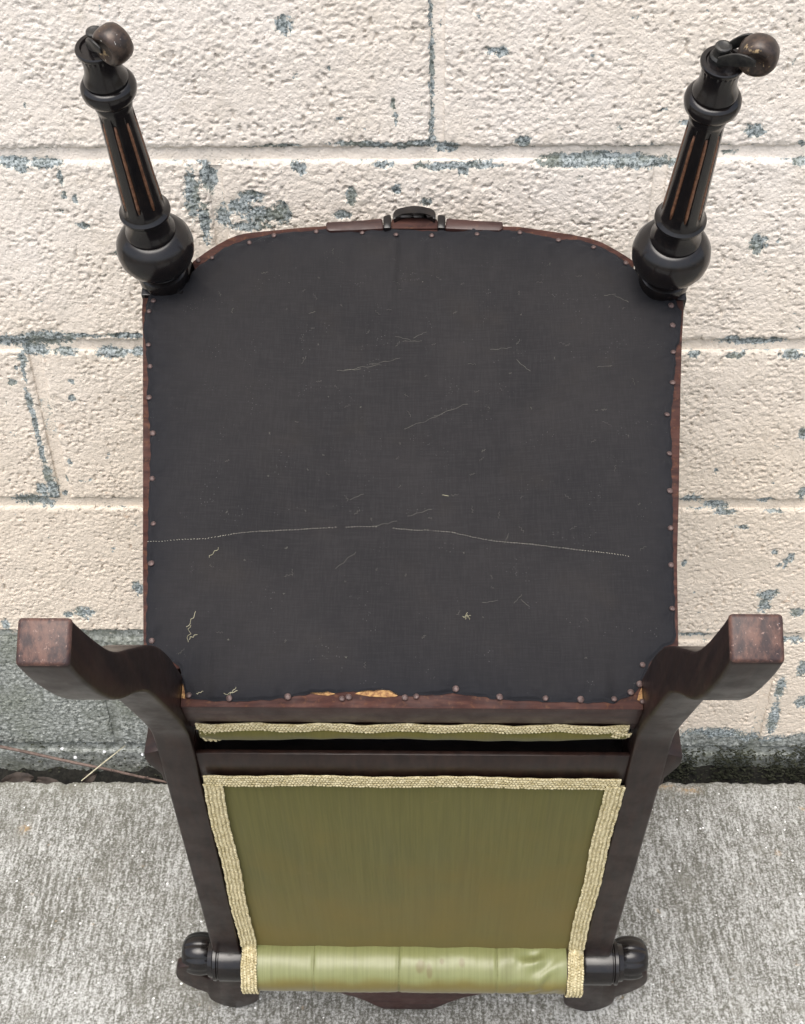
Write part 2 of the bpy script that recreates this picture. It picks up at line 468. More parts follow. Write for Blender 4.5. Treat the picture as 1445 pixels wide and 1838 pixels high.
# measured outlines (metres)
CHIPS = [(-0.1303, 0.9292, 0.0076, 0.0085), (0.055, 0.9058, 0.0057, 0.0048), (-0.3887, 0.8056, 0.0174, 0.0049), (-0.3591, 0.8049, 0.0153, 0.0049), (-0.3796, 0.7996, 0.0072, 0.0044), (-0.3462, 0.7913, 0.0031, 0.0077), (-0.3456, 0.7735, 0.0031, 0.0045), (-0.336, 0.769, 0.0031, 0.0045), (-0.3326, 0.7422, 0.0063, 0.0035), (-0.3053, 0.7129, 0.0054, 0.003), (-0.2265, 0.772, 0.0073, 0.0237), (-0.2105, 0.7908, 0.0072, 0.0132), (-0.2174, 0.7448, 0.0052, 0.0209), (-0.1721, 0.7719, 0.0129, 0.0056), (-0.1835, 0.7607, 0.013, 0.0079), (-0.1633, 0.7533, 0.0209, 0.008), (-0.1449, 0.7549, 0.0094, 0.0114), (-0.2002, 0.7494, 0.0073, 0.0103), (-0.1747, 0.7418, 0.021, 0.0046), (-0.227, 0.7898, 0.0041, 0.0055), (-0.1264, 0.8003, 0.0071, 0.0038), (-0.1241, 0.7976, 0.0041, 0.0054), (-0.1378, 0.8207, 0.0201, 0.0021), (-0.0723, 0.8226, 0.0251, 0.0026), (-0.0422, 0.8204, 0.0301, 0.0032), (-0.0121, 0.8224, 0.015, 0.0042), (0.0079, 0.8181, 0.01, 0.0053), (-0.0047, 0.8925, 0.0024, 0.04), (-0.0047, 0.8422, 0.0025, 0.0209), (-0.0062, 0.9402, 0.0019, 0.014), (0.0081, 0.8009, 0.0304, 0.0038), (-0.0476, 0.8022, 0.0101, 0.0032), (0.0384, 0.8014, 0.0202, 0.0032), (0.0233, 0.7971, 0.0051, 0.0054), (0.1139, 0.8049, 0.0251, 0.0065), (0.144, 0.8058, 0.0301, 0.0065), (0.1742, 0.8047, 0.0251, 0.0065), (0.1994, 0.8035, 0.0151, 0.0054), (0.0777, 0.8262, 0.007, 0.0042), (0.2825, 0.8333, 0.0089, 0.0063), (0.2633, 0.8123, 0.008, 0.0027), (0.3294, 0.8041, 0.007, 0.0038), (0.3265, 0.8211, 0.004, 0.0032), (0.3023, 0.7216, 0.0083, 0.0105), (0.2224, 0.8413, 0.0079, 0.0031), (0.0454, 0.9068, 0.0038, 0.0039), (-0.0792, 0.7716, 0.0052, 0.009), (-0.0369, 0.7781, 0.0051, 0.0055), (-0.0877, 0.7531, 0.0083, 0.0046), (-0.0097, 0.7658, 0.0052, 0.0045), (-0.0391, 0.8603, 0.002, 0.0071), (-0.0368, 0.8475, 0.002, 0.0072), (-0.0864, 0.8467, 0.003, 0.0026), (0.0352, 0.9353, 0.0019, 0.0028), (-0.4238, 0.6152, 0.0281, 0.0079), (-0.3923, 0.6178, 0.0281, 0.0092), (-0.406, 0.6046, 0.0136, 0.008), (-0.4195, 0.5934, 0.0046, 0.0094), (-0.4214, 0.5779, 0.0023, 0.0136), (-0.3726, 0.602, 0.0113, 0.0046), (-0.3275, 0.6007, 0.0147, 0.0066), (-0.2991, 0.602, 0.0068, 0.0053), (-0.3104, 0.6216, 0.0224, 0.0026), (-0.3525, 0.621, 0.0224, 0.0026), (-0.4225, 0.5421, 0.0041, 0.0155), (-0.4216, 0.528, 0.0035, 0.01), (-0.4216, 0.5065, 0.003, 0.0175), (-0.421, 0.4772, 0.003, 0.021), (-0.4205, 0.4471, 0.0043, 0.0153), (-0.4179, 0.4279, 0.0061, 0.0172), (-0.4305, 0.4256, 0.0061, 0.0078), (-0.4456, 0.4107, 0.0222, 0.0079), (-0.4283, 0.4044, 0.0087, 0.0048), (-0.4353, 0.5656, 0.0052, 0.0041), (-0.374, 0.567, 0.0035, 0.0034), (-0.3765, 0.5456, 0.0035, 0.0042), (-0.3934, 0.4638, 0.003, 0.006), (-0.4008, 0.438, 0.0024, 0.0046), (-0.4067, 0.4179, 0.0031, 0.0039), (-0.4272, 0.5833, 0.0023, 0.0054), (-0.3447, 0.2799, 0.0065, 0.0106), (-0.4135, 0.2412, 0.0119, 0.0082), (-0.4329, 0.2366, 0.0053, 0.0046), (-0.3681, 0.1982, 0.0135, 0.0094), (-0.5118, 0.2205, 0.0054, 0.0065), (-0.395, 0.1981, 0.0202, 0.0038), (-0.4836, 0.1928, 0.0406, 0.0057), (0.2936, 0.6181, 0.0055, 0.0039), (0.3107, 0.6136, 0.0275, 0.0045), (0.3381, 0.6143, 0.011, 0.0039), (0.2586, 0.5993, 0.0061, 0.0039), (0.2993, 0.598, 0.0078, 0.0033), (0.3546, 0.598, 0.0122, 0.0039), (0.2777, 0.4137, 0.0109, 0.0062), (0.3061, 0.4044, 0.0145, 0.0047), (0.3164, 0.395, 0.0134, 0.0039), (0.3592, 0.4124, 0.0084, 0.0047), (0.3708, 0.3968, 0.0109, 0.0024), (0.3965, 0.4225, 0.006, 0.0077), (0.3826, 0.502, 0.0046, 0.0086), (0.3389, 0.3744, 0.0073, 0.0032), (0.2939, 0.5967, 0.0055, 0.0026), (0.3814, 0.2724, 0.0102, 0.0088), (0.3819, 0.2575, 0.0064, 0.0124), (0.3901, 0.2777, 0.0064, 0.0044), (0.3954, 0.3221, 0.0031, 0.0084), (0.3886, 0.3179, 0.0031, 0.0042), (0.4002, 0.3305, 0.0037, 0.0067), (0.2815, 0.3216, 0.0031, 0.005), (0.3802, 0.3387, 0.0031, 0.0041), (0.2995, 0.4527, 0.0024, 0.0045), (0.4214, 0.2444, 0.0077, 0.0072), (0.4128, 0.1988, 0.0131, 0.0037), (0.4292, 0.1989, 0.0066, 0.0056), (0.423, 0.1175, 0.0061, 0.0199), (0.4239, 0.062, 0.0069, 0.0312), (0.4441, 0.1518, 0.0067, 0.0155), (0.4545, 0.0928, 0.0096, 0.0101), (0.3529, 0.0321, 0.0421, 0.0127), (0.3271, 0.0138, 0.0424, 0.0107), (0.4329, 0.0149, 0.0282, 0.015), (0.3898, 0.0198, 0.0281, 0.0128), (0.4672, 0.0205, 0.0211, 0.0149), (0.3032, 0.2073, 0.0197, 0.0037)]
TACKS = [(-0.1249, 0.4366), (-0.0878, 0.4409), (-0.0475, 0.4396), (-0.0176, 0.4363), (0.0137, 0.4362), (0.0532, 0.4355), (0.0908, 0.4392), (-0.1459, 0.4285), (-0.1774, 0.4117), (-0.1893, 0.4093), (0.1241, 0.4309), (0.1541, 0.4228), (0.1809, 0.4042), (0.2159, 0.3592), (0.2156, 0.3388), (-0.2237, 0.3651), (-0.2263, 0.3538), (-0.2231, 0.3189), (-0.2194, 0.2968), (-0.2171, 0.2658), (-0.2103, 0.2313), (-0.2064, 0.1892), (-0.2013, 0.1487), (-0.1994, 0.1143), (-0.1923, 0.0503), (0.2137, 0.3115), (0.2107, 0.2814), (0.2036, 0.25), (0.2024, 0.2132), (0.2, 0.1791), (0.1977, 0.1461), (0.1955, 0.1145), (0.1933, 0.0783), (-0.1612, 0.008), (-0.1314, 0.0056), (-0.0891, 0.0071), (-0.0499, 0.0061), (-0.0451, 0.0074), (-0.0045, 0.0072), (0.0036, 0.0081), (0.0321, 0.0138), (0.0638, 0.008), (0.0966, 0.007), (0.1218, 0.0063), (0.1458, 0.0068), (0.1581, 0.012), (0.165, 0.0185), (0.166, 0.0053), (0.1681, 0.0332)]
CLOTH = [(-0.1703, 0.0313), (-0.167, 0.0183), (-0.1615, 0.0067), (-0.1524, 0.0046), (-0.1312, 0.003), (-0.089, 0.0063), (-0.0719, 0.0102), (-0.0396, 0.0117), (-0.0195, 0.0127), (-0.0073, 0.0085), (0.0028, 0.0085), (0.0321, 0.0108), (0.0638, 0.0063), (0.0966, 0.0048), (0.1217, 0.0041), (0.1456, 0.0043), (0.1613, 0.0116), (0.1695, 0.0245), (0.1731, 0.0354), (0.1841, 0.0465), (0.194, 0.0532), (0.1953, 0.0783), (0.1976, 0.1145), (0.1998, 0.1461), (0.2017, 0.1791), (0.2041, 0.2132), (0.2068, 0.25), (0.2121, 0.2814), (0.216, 0.3115), (0.2218, 0.3308), (0.2248, 0.3539), (0.2186, 0.3693), (0.2035, 0.3752), (0.1927, 0.3896), (0.1886, 0.3987), (0.1811, 0.4079), (0.173, 0.4153), (0.1568, 0.4265), (0.1425, 0.4315), (0.1241, 0.4328), (0.0909, 0.4417), (0.0772, 0.443), (0.0533, 0.4431), (0.0259, 0.4419), (-0.0177, 0.4439), (-0.0476, 0.4446), (-0.0796, 0.4447), (-0.0879, 0.4435), (-0.1251, 0.4398), (-0.1463, 0.4335), (-0.162, 0.4273), (-0.1735, 0.4179), (-0.1803, 0.4117), (-0.1914, 0.3994), (-0.1974, 0.3854), (-0.2132, 0.3752), (-0.2283, 0.3722), (-0.2293, 0.3544), (-0.2287, 0.331), (-0.2253, 0.3166), (-0.2217, 0.2968), (-0.2185, 0.2658), (-0.2126, 0.2313), (-0.209, 0.1892), (-0.2056, 0.1487), (-0.2024, 0.1143), (-0.1965, 0.0502), (-0.1902, 0.0378), (-0.1777, 0.0357)]
STITCH = [(-0.203, 0.1316), (-0.1594, 0.1351), (-0.1339, 0.1411), (-0.104, 0.146), (-0.0783, 0.15), (-0.0265, 0.1522), (0.0015, 0.1498), (0.0274, 0.1479), (0.0713, 0.1374), (0.1103, 0.1308), (0.1523, 0.1228), (0.1639, 0.1205)]

# ------------------------------------------------------------------ ground, pavement, gap
def struct(o):
    o['kind'] = 'structure'
    return o


def tag(o, label, cat, group=None):
    o['label'] = label
    o['category'] = cat
    if group:
        o['group'] = group
    return o


struct(mesh_np('ground', [(-60, -60, -0.10), (60, -60, -0.10), (60, 60, -0.10), (-60, 60, -0.10)], [(0, 1, 2, 3)], M_EARTH))


def spread(a, b, c, d, fine, grow):
    """coordinates fine between b and c and coarser out to a and d"""
    mid = np.arange(b, c, fine)
    lo, x, s = [], b, fine
    while x > a:
        s *= grow
        x -= s
        lo.append(max(x, a))
    hi, x, s = [], mid[-1], fine
    while x < d:
        s *= grow
        x += s
        hi.append(min(x, d))
    return np.concatenate([lo[::-1], mid, hi])


def slab_edge(x):
    e = 0.0505 - 0.008 * x + 0.0028 * fbm(x / 0.012, x * 0 + 3.3, 21, 3) + 0.0016 * perlin(x / 0.09, x * 0 + 1.7, 22)
    return e


def make_pavement():
    xs = spread(-3.0, -0.64, 0.60, 3.0, 0.0016, 1.25)
    ts = spread(0.0, 0.0, 0.37, 3.5, 0.0016, 1.25)
    ts = ts[ts >= 0]
    ts[0] = 0.0
    X, T = np.meshgrid(xs, ts)
    E = slab_edge(X)
    Y = -(E * np.exp(-T / 0.02) + 0.05 * (1 - np.exp(-T / 0.02)) + T)
    sx = X + 0.05 * Y                       # the broom was pulled a little off square
    lines = perlin(sx / 0.0042, Y / 0.055, 1) + 0.7 * perlin(sx / 0.0021, Y / 0.03, 2)
    grain = perlin(X / 0.0031, Y / 0.0036, 3) + 0.6 * perlin(X / 0.0016, Y / 0.0019, 4)
    keep = sstep(0.006, 0.05, T + 0.02 * perlin(X / 0.06, Y / 0.06, 8))
    patch = 0.55 + 0.45 * sstep(-0.35, 0.3, fbm(X / 0.11, Y / 0.11, 5, 3))
    damp = sstep(-3, -1.5, Y) * (np.abs(X) < 1.2)
    Z = damp * (0.00042 * lines * keep * patch + 0.00042 * grain + 0.0006 * perlin(X / 0.05, Y / 0.05, 6)) - 0.0005
    Z -= 0.006 * np.exp(-T / 0.0025)        # the arris is broken away
    pits = sstep(0.55, 0.75, perlin(X / 0.007, Y / 0.007, 31)) * sstep(0.0, 0.3, perlin(X / 0.08, Y / 0.08, 32))
    Z -= damp * 0.0011 * pits
    lait = 0.5 + 0.42 * lines * keep * patch + 0.12 * fbm(X / 0.06, Y / 0.06, 9, 2)
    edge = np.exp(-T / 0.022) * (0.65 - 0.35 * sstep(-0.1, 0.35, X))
    rust = np.zeros_like(X)
    for rx, ry, ra, rb in ((0.272, -0.058, 0.012, 0.0045), (0.290, -0.0565, 0.010, 0.004), (0.318, -0.063, 0.012, 0.005), (-0.50, -0.13, 0.006, 0.006)):
        rust = np.maximum(rust, np.exp(-((X - rx) / ra) ** 2 - ((Y - ry) / rb) ** 2))
    # skirt down the edge facing the wall
    n = len(xs)
    V = np.stack([X, Y, Z], -1).reshape(-1, 3)
    sk = np.stack([xs, -(slab_edge(xs) - 0.0015 + 0.003), np.full(n, -0.09)], -1)
    V = np.concatenate([sk, V])
    F = grid_faces(n, len(ts) + 1)
    F = F[:, ::-1]
    la = np.concatenate([np.full(n, 0.2), lait.ravel()])
    ed = np.concatenate([np.ones(n), edge.ravel()])
    return struct(mesh_np('pavement', V, F, M_CONC, attrs={'lait': la, 'edge': ed, 'rust': np.concatenate([np.zeros(n), rust.ravel()])}))


make_pavement()

# soil in the gap between pavement and wall
xs = np.linspace(-0.9, 0.9, 500)
ys = np.linspace(-0.058, 0.004, 24)
X, Y = np.meshgrid(xs, ys)
Z = -0.060 + 0.008 * fbm(X / 0.03, Y / 0.03, 41, 4) + 0.03 * sstep(-0.03, 0.0, Y) * (0.5 + 0.5 * sstep(0, 0.3, X))
struct(mesh_np('soil', np.stack([X, Y, Z], -1).reshape(-1, 3), grid_faces(500, 24), M_SOIL))

# ------------------------------------------------------------------ block wall
BH, BW, JT = 0.2032, 0.4064, 0.0062


def chip_field(X, Z):
    jx = X + 0.0018 * perlin(X / 0.006, Z / 0.006, 51) + 0.0010 * perlin(X / 0.0025, Z / 0.0025, 52)
    jz = Z + 0.0018 * perlin(X / 0.006, Z / 0.006, 53) + 0.0010 * perlin(X / 0.0025, Z / 0.0025, 54)
    c = np.zeros_like(X)
    x0, x1, z0, z1 = X.min(), X.max(), Z.min(), Z.max()
    for cx, cz, rx, rz in CHIPS:
        if cx + 2.2 * rx < x0 or cx - 2.2 * rx > x1 or cz + 2.2 * rz < z0 or cz - 2.2 * rz > z1:
            continue
        d2 = ((jx - cx) / rx) ** 2 + ((jz - cz) / rz) ** 2
        c = np.maximum(c, 0.84 * (1 - d2 / 2.4))
    small = fbm(X / 0.016, Z / 0.016, 55, 3)
    c = np.maximum(c, 0.55 * sstep(0.75, 1.1, small))
    return np.clip(c, 0, 1)


def worley(x, y, seed):
    """distance to the nearest jittered cell point"""
    xi, yi = np.floor(x).astype(int), np.floor(y).astype(int)
    best = np.full(x.shape, 9.0)
    for dx in (-1, 0, 1):
        for dy in (-1, 0, 1):
            cx, cy = xi + dx, yi + dy
            h = _perm[(_perm[(cx + seed * 13) & 511] + cy) & 511]
            px, py = cx + (h % 61) / 61.0, cy + (_perm[h] % 67) / 67.0
            best = np.minimum(best, (x - px) ** 2 + (y - py) ** 2)
    return np.sqrt(best)


def wall_relief(X, Z, seed):
    wx = X + 0.0016 * perlin(X / 0.006, Z / 0.006, 68)
    wz = Z + 0.0016 * perlin(X / 0.006, Z / 0.006, 69)
    a = np.minimum(worley(wx / 0.0056, wz / 0.0048, 3 + seed), 1.0)
    b = np.minimum(worley(wx / 0.0036, wz / 0.0033, 5 + seed), 1.0)
    c = perlin(X / 0.0026, Z / 0.0025, 63 + seed)
    low = fbm(X / 0.05, Z / 0.05, 64 + seed, 2)
    rough = 0.45 + 0.55 * sstep(-0.35, 0.35, perlin(X / 0.05, Z / 0.045, 65 + seed) + 0.4 * perlin(X / 0.012, Z / 0.012, 60))
    pit = sstep(0.34, 0.58, perlin(X / 0.0052, Z / 0.0038, 66 + seed)) * sstep(-0.25, 0.3, perlin(X / 0.035, Z / 0.03, 67 + seed))
    h = 0.0020 * (1 - a ** 3) + 0.0014 * (1 - b ** 2) + 0.0006 * c
    return rough * (h - 0.0022) + 0.0006 * low - 0.0028 * pit


def raw_field(X, Z):
    left = sstep(-0.30, -0.34, X)
    r = np.where(Z < BH - 0.004, np.where(X < 0, 1.0, 0.0), 0.0)
    r = np.where((Z >= BH - 0.004) & (Z < BH + 0.008) & (X < 0), 0.62, r)
    r = np.maximum(r, np.where((X < 0) & (Z >= BH), 0.42 * sstep(BH + 0.030, BH + 0.004, Z + 0.014 * perlin(X / 0.035, Z / 0.02, 72)), 0))
    base = 0.75 * sstep(0.055, 0.012, Z + 0.012 * perlin(X / 0.05, Z / 0.03, 71))
    stain_shade = 0.36 * sstep(BH, 0.03, Z)
    r = np.where((X >= 0) & (Z < BH), np.maximum(base, stain_shade), r)
    return np.clip(np.where(Z < 0, 1.0, r), 0, 1)


def grime_field(X, Z):
    g = 0.66 * sstep(0.0, -0.03, Z) + 0.40 * sstep(0.05, 0.0, Z) * sstep(0.1, 0.3, X)
    return g + 0.18 * sstep(0.12, 0.0, Z)


wall = bpy.data.objects.new('block_wall', None)
link(wall)
wall.location = (0, 0.0, -0.09)
tag(wall, 'cream painted concrete block wall with flaking paint behind the upturned chair', 'wall')
WL = Matrix.Translation((0, 0, 0.09))


def put_wall(o):
    o.matrix_local = WL
    return o


def make_block(x0, x1, z0, z1, res, seed):
    x0, x1, z0, z1 = x0 + JT, x1 - JT, z0 + JT, z1 - JT
    gx = np.linspace(x0, x1, max(4, int((x1 - x0) / res)))
    gz = np.linspace(z0, z1, max(4, int((z1 - z0) / res)))
    if res < 0.002 and z0 < 0.55:            # the chair hides the middle of the lower courses
        keep = (gx < -0.20) | (gx > 0.17) | (np.arange(len(gx)) % 4 == 0)
        keep[0] = keep[-1] = True
        gx = gx[keep]
    nx, nz = len(gx), len(gz)
    X, Z = np.meshgrid(gx, gz)
    # uneven, rounded arrises
    ed = np.minimum(np.minimum(X - x0, x1 - X), np.minimum(Z - z0, z1 - Z))
    ed = ed + 0.0022 * perlin(X / 0.010, Z / 0.010, 81 + seed) + 0.001 * perlin(X / 0.004, Z / 0.004, 82)
    arris = np.clip(1 - ed / 0.0050, 0, 1.6) ** 2
    chip = chip_field(X, Z)
    raw = raw_field(X, Z)
    D = wall_relief(X, Z, seed % 5) - 0.0020 * arris - 0.0007 * sstep(0.35, 0.6, chip)
    D = D + raw * 0.0008 * fbm(X / 0.003, Z / 0.003, 83, 2)
    nearb = np.exp(-np.clip(Z - z0, 0, 1) / 0.0035) * sstep(-0.15, 0.35, fbm(X / 0.035, X * 0 + z0 * 9, 84, 2))
    neart = np.exp(-np.clip(z1 - Z, 0, 1) / 0.003) * sstep(-0.0, 0.4, fbm(X / 0.04, X * 0 + z1 * 7, 85, 2))
    chip = np.clip(chip + 0.50 * neart + 0.48 * nearb, 0, 1)
    grime = np.clip(grime_field(X, Z) + 0.62 * nearb + 0.18 * neart, 0, 1)
    low = sstep(0.85, 0.35, Z + 0.05 * perlin(X / 0.2, Z / 0.2, 86))
    # body of the block behind the face
    def pad(A, mode='edge'):
        return np.pad(A, 1, mode=mode)
    Xp, Zp, Dp = pad(X), pad(Z), pad(D)
    Dp[0, :] = Dp[-1, :] = -0.05
    Dp[:, 0] = Dp[:, -1] = -0.05
    V = np.stack([Xp, -Dp, Zp], -1).reshape(-1, 3)
    o = mesh_np('block', V, grid_faces(nx + 2, nz + 2), M_BLOCK, wall,
                attrs={'chip': pad(chip), 'grime': pad(grime), 'low': pad(low), 'raw': pad(raw)})
    return put_wall(o)


def make_joint(x0, x1, z0, z1, res, seed, vertical=False):
    nx, nz = max(6, int((x1 - x0) / res)), max(6, int((z1 - z0) / res))
    X, Z = np.meshgrid(np.linspace(x0, x1, nx), np.linspace(z0, z1, nz))
    c = (X - (x0 + x1) / 2) / (x1 - x0) * 2 if vertical else (Z - (z0 + z1) / 2) / (z1 - z0) * 2
    along = Z if vertical else X
    wav = perlin(along / 0.06, along * 0 + seed * 1.3, 91)
    D = -0.0021 - 0.0014 * (1 - c * c) + 0.0008 * wav + 0.0005 * fbm(X / 0.006, Z / 0.006, 92, 3)
    chip = chip_field(X, Z)
    chip = np.clip(chip + 0.35 * sstep(0.15, 0.6, fbm(along / 0.09, along * 0 + seed, 93, 3)), 0, 1)
    D -= 0.0008 * sstep(0.35, 0.6, chip)
    top = sstep(0.25, 1.0, c) if not vertical else sstep(0.4, 1, np.abs(c))
    grime = np.clip(0.10 + 0.42 * top * sstep(-0.4, 0.4, wav) + grime_field(X, Z), 0, 1)
    low = sstep(0.85, 0.35, Z)
    raw = raw_field(X, Z)
    o = mesh_np('mortar_joint', np.stack([X, -D, Z], -1).reshape(-1, 3), grid_faces(nx, nz), M_BLOCK, wall,
                attrs={'chip': chip, 'grime': grime, 'low': low, 'raw': raw})
    return put_wall(o)


bi = 0
for k in range(-1, 8):
    off = 0 if k % 2 == 0 else BW / 2
    for m in range(-4, 4):
        x0 = off + m * BW
        x1 = x0 + BW
        if x1 < -1.30 or x0 > 1.30:
            continue
        seen = 0 <= k <= 4 and x1 > -0.58 and x0 < 0.56
        if k == 4:
            seen = x1 > -0.42 and x0 < 0.40
        if k == -1:
            seen = x1 > -0.62 and x0 < 0.62
        bi += 1
        make_block(x0, x1, k * BH, (k + 1) * BH, (0.00125 if k >= 0 else 0.003) if seen else 0.012, bi)
        make_joint(x0 - 0.011, x0 + 0.011, k * BH + 0.004, (k + 1) * BH - 0.004, 0.0018 if seen else 0.01, bi, True)
    if k > -1:
        make_joint(-1.3, 1.3, k * BH - 0.011, k * BH + 0.011, 0.0020 if k < 6 else 0.01, k + 20)


# ------------------------------------------------------------------ litter in the gap
def tube(pts, rad, sides=6, closed=False):
    """vertices and faces of a tube through pts; rad may be a list"""
    P = [Vector(p) for p in pts]
    n = len(P)
    V, F = [], []
    up = Vector((0.13, 0.21, 0.97))
    for i, p in enumerate(P):
        d = (P[min(i + 1, n - 1)] - P[max(i - 1, 0)])
        d = d.normalized() if d.length > 1e-9 else Vector((0, 0, 1))
        a = d.cross(up)
        a = a.normalized() if a.length > 1e-4 else Vector((1, 0, 0))
        b = d.cross(a)
        r = rad[i] if isinstance(rad, (list, tuple)) else rad
        for k in range(sides):
            t = 2 * math.pi * k / sides
            V.append(tuple(p + a * (r * math.cos(t)) + b * (r * math.sin(t))))
    for i in range(n - 1):
        for k in range(sides):
            k2 = (k + 1) % sides
            F.append((i * sides + k, i * sides + k2, (i + 1) * sides + k2, (i + 1) * sides + k))
    F.append(tuple(range(sides))[::-1])
    F.append(tuple((n - 1) * sides + k for k in range(sides)))
    return V, F


def merge(parts):
    V, F = [], []
    for v, f in parts:
        b = len(V)
        V += list(v)
        F += [tuple(i + b for i in q) for q in f]
    return V, F


pts = [(-0.575, -0.018, 0.028), (-0.5538, -0.02, 0.0229), (-0.52, -0.022, 0.0150), (-0.4842, -0.025, 0.0063), (-0.45, -0.0275, -0.0018),
       (-0.4141, -0.03, -0.0095), (-0.38, -0.033, -0.0180), (-0.3505, -0.035, -0.0246), (-0.325, -0.037, -0.030)]
tw = tube(pts, [0.0022, 0.0022, 0.0021, 0.0021, 0.0020, 0.0019, 0.0018, 0.0016, 0.0013], 7)
nub = [tube([(-0.4141, -0.03, -0.0095), (-0.411, -0.034, -0.005), (-0.410, -0.037, -0.003)], [0.0011, 0.0009, 0.0004], 5),
       tube([(-0.372, -0.034, -0.020), (-0.366, -0.038, -0.012)], [0.0011, 0.0005], 5)]
tag(mesh_pd('twig', *merge([tw] + nub), mat=M_TWIG, smooth=True), 'long thin reddish brown twig lying in the gap at the foot of the wall', 'twig')
V, F = tube([(-0.4454, -0.0570, 0.0015), (-0.432, -0.044, 0.0052), (-0.4205, -0.033, 0.0085), (-0.4080, -0.021, 0.0115), (-0.3961, -0.010, 0.015)],
            [0.0007, 0.0009, 0.0010, 0.0008, 0.0005], 5)
tag(mesh_pd('straw', V, F, mat=M_STRAW, smooth=True), 'short pale dry straw crossing over the brown twig', 'straw')


def leaf(x, y, z, L, W, rz, tilt, curl, label):
    us, V, F = 7, [], []
    for i in range(us):
        t = i / (us - 1)
        w = W * math.sin(math.pi * min(0.98, t * 0.92 + 0.06)) ** 0.8
        for j in (-1, -0.5, 0, 0.5, 1):
            ww = w * (1 + 0.15 * random.uniform(-1, 1))
            V.append((L * (t - 0.5), j * ww, curl * (abs(j) ** 1.5) * W + 0.25 * curl * L * (t - 0.5) ** 2 * 4))
    for i in range(us - 1):
        for j in range(4):
            F.append((i * 5 + j, i * 5 + j + 1, (i + 1) * 5 + j + 1, (i + 1) * 5 + j))
    o = mesh_pd('dead_leaf', V, F, mat=M_LEAF, smooth=True)
    md = o.modifiers.new('thickness', 'SOLIDIFY')
    md.thickness = 0.0004
    o.location = (x, y, z)
    o.rotation_euler = (tilt, 0.15, rz)
    tag(o, label, 'leaf', 'dead leaves in the gap')


leaf(-0.535, -0.040, -0.022, 0.040, 0.012, 0.35, 0.5, 0.5, 'curled dead brown leaf in the gap nearest the left edge')
leaf(-0.492, -0.044, -0.026, 0.036, 0.010, -0.3, 0.3, 0.6, 'dead leaf lying in the gap left of the pale straw, second from the left')
leaf(-0.446, -0.034, -0.024, 0.022, 0.007, 0.9, 0.6, 0.7, 'small curled dead leaf in the gap just left of the pale straw')
leaf(-0.455, -0.047, -0.030, 0.040, 0.009, 0.1, 0.2, 0.4, 'long dead leaf under the pale straw, against the pavement edge')


def tufts(name, label, cat, n, xr, zr, dens, mat, yr, size):
    V, F = [], []
    for i in range(n):
        x = random.uniform(*xr)
        if random.random() > dens(x) * (0.25 + 0.75 * (math.sin(x * 131) * math.sin(x * 47 + 1) > -0.1)):
            continue
        y = random.uniform(*yr)
        z = zr[0] + (zr[1] - zr[0]) * random.random() ** 1.5 + 0.012 * math.sin(x * 70) * 0.4
        for b in range(3):
            L = size * random.uniform(0.5, 1.2)
            a = random.uniform(0, 6.28)
            d = Vector((math.cos(a) * 0.7, -abs(math.sin(a)) * 0.8 - 0.15, random.uniform(0.0, 0.8))).normalized() * L
            s = Vector((-d.y, d.x, random.uniform(-0.3, 0.3) * L)).normalized() * L * 0.22
            p = Vector((x, y, z))
            k = len(V)
            V += [tuple(p - s), tuple(p + s), tuple(p + d * 0.6 + s * 1.1), tuple(p + d), tuple(p + d * 0.6 - s * 1.1)]
            F.append((k, k + 1, k + 2, k + 3, k + 4))
    o = mesh_pd(name, V, F, mat=mat)
    o['kind'] = 'stuff'
    o['label'] = label
    o['category'] = cat
    return o


tufts('moss', 'dark green moss growing along the foot of the wall', 'moss', 15000, (-0.62, 0.62), (-0.045, 0.012),
      lambda x: 0.05 + 0.95 * min(1, max(0, (x + 0.05) / 0.3)), M_MOSS, (-0.014, 0.001), 0.0036)
pst = [(-0.5345, -0.012, 0.005), (-0.4790, -0.010, 0.008), (-0.463, -0.014, -0.004), (-0.4245, -0.011, 0.004), (-0.376, -0.012, 0.0),
       (0.300, -0.010, 0.016), (0.2855, -0.012, 0.006)]
for i, (x, y, z) in enumerate(pst):
    bm = bmesh.new()
    bmesh.ops.create_icosphere(bm, subdivisions=2, radius=0.0022 if i < 5 else 0.0036)
    for v in bm.verts:
        v.co *= 1 + 0.25 * random.uniform(-1, 1)
        v.co.z *= 0.6
        if i >= 5:
            v.co.x *= 1.5
    me = bpy.data.meshes.new('stone_chip')
    bm.to_mesh(me)
    bm.free()
    me.materials.append(M_STONE)
    o = link(bpy.data.objects.new('stone_chip', me))
    o.location = (x, y, z)
    names = ['leftmost white stone chip beside the brown twig', 'white stone chip at the wall foot above the twig', 'white stone chip touching the brown twig',
             'white stone chip left of the tip of the pale straw', 'white stone chip beside the left rear chair leg',
             'largest white stone chip, in the moss right of the chair', 'small white stone chip in the moss touching the right chair post']
    tag(o, names[i], 'stone', 'white stone chips at the wall foot')

# ------------------------------------------------------------------ the chair
# chair frame: x across, v from the rear seat rail to the front, n out of the seat's underside (the legs' direction)
M0 = Vector((-0.0181, -0.485, 0.6096))
EV = Vector((0.0, 0.9284, 0.3717)).normalized()
NV = Vector((0.0, -0.3717, 0.9284)).normalized()
CH = Matrix(((1, 0, 0, M0.x), (0, EV.y, NV.y, M0.y), (0, EV.z, NV.z, M0.z), (0, 0, 0, 1)))
chair = bpy.data.objects.new('chair', None)
link(chair)
chair.location = (-0.018, -0.364, 0.0)
tag(chair, 'upturned dark wood chair with black dust cover, turned front legs and olive silk back', 'chair')
CHL = Matrix.Translation(-Vector(chair.location)) @ CH


def part(o):
    """hang a top-level part on the chair"""
    o.parent = chair
    o.matrix_local = CHL
    return o


def sub(o, parent):
    o.parent = parent
    return o


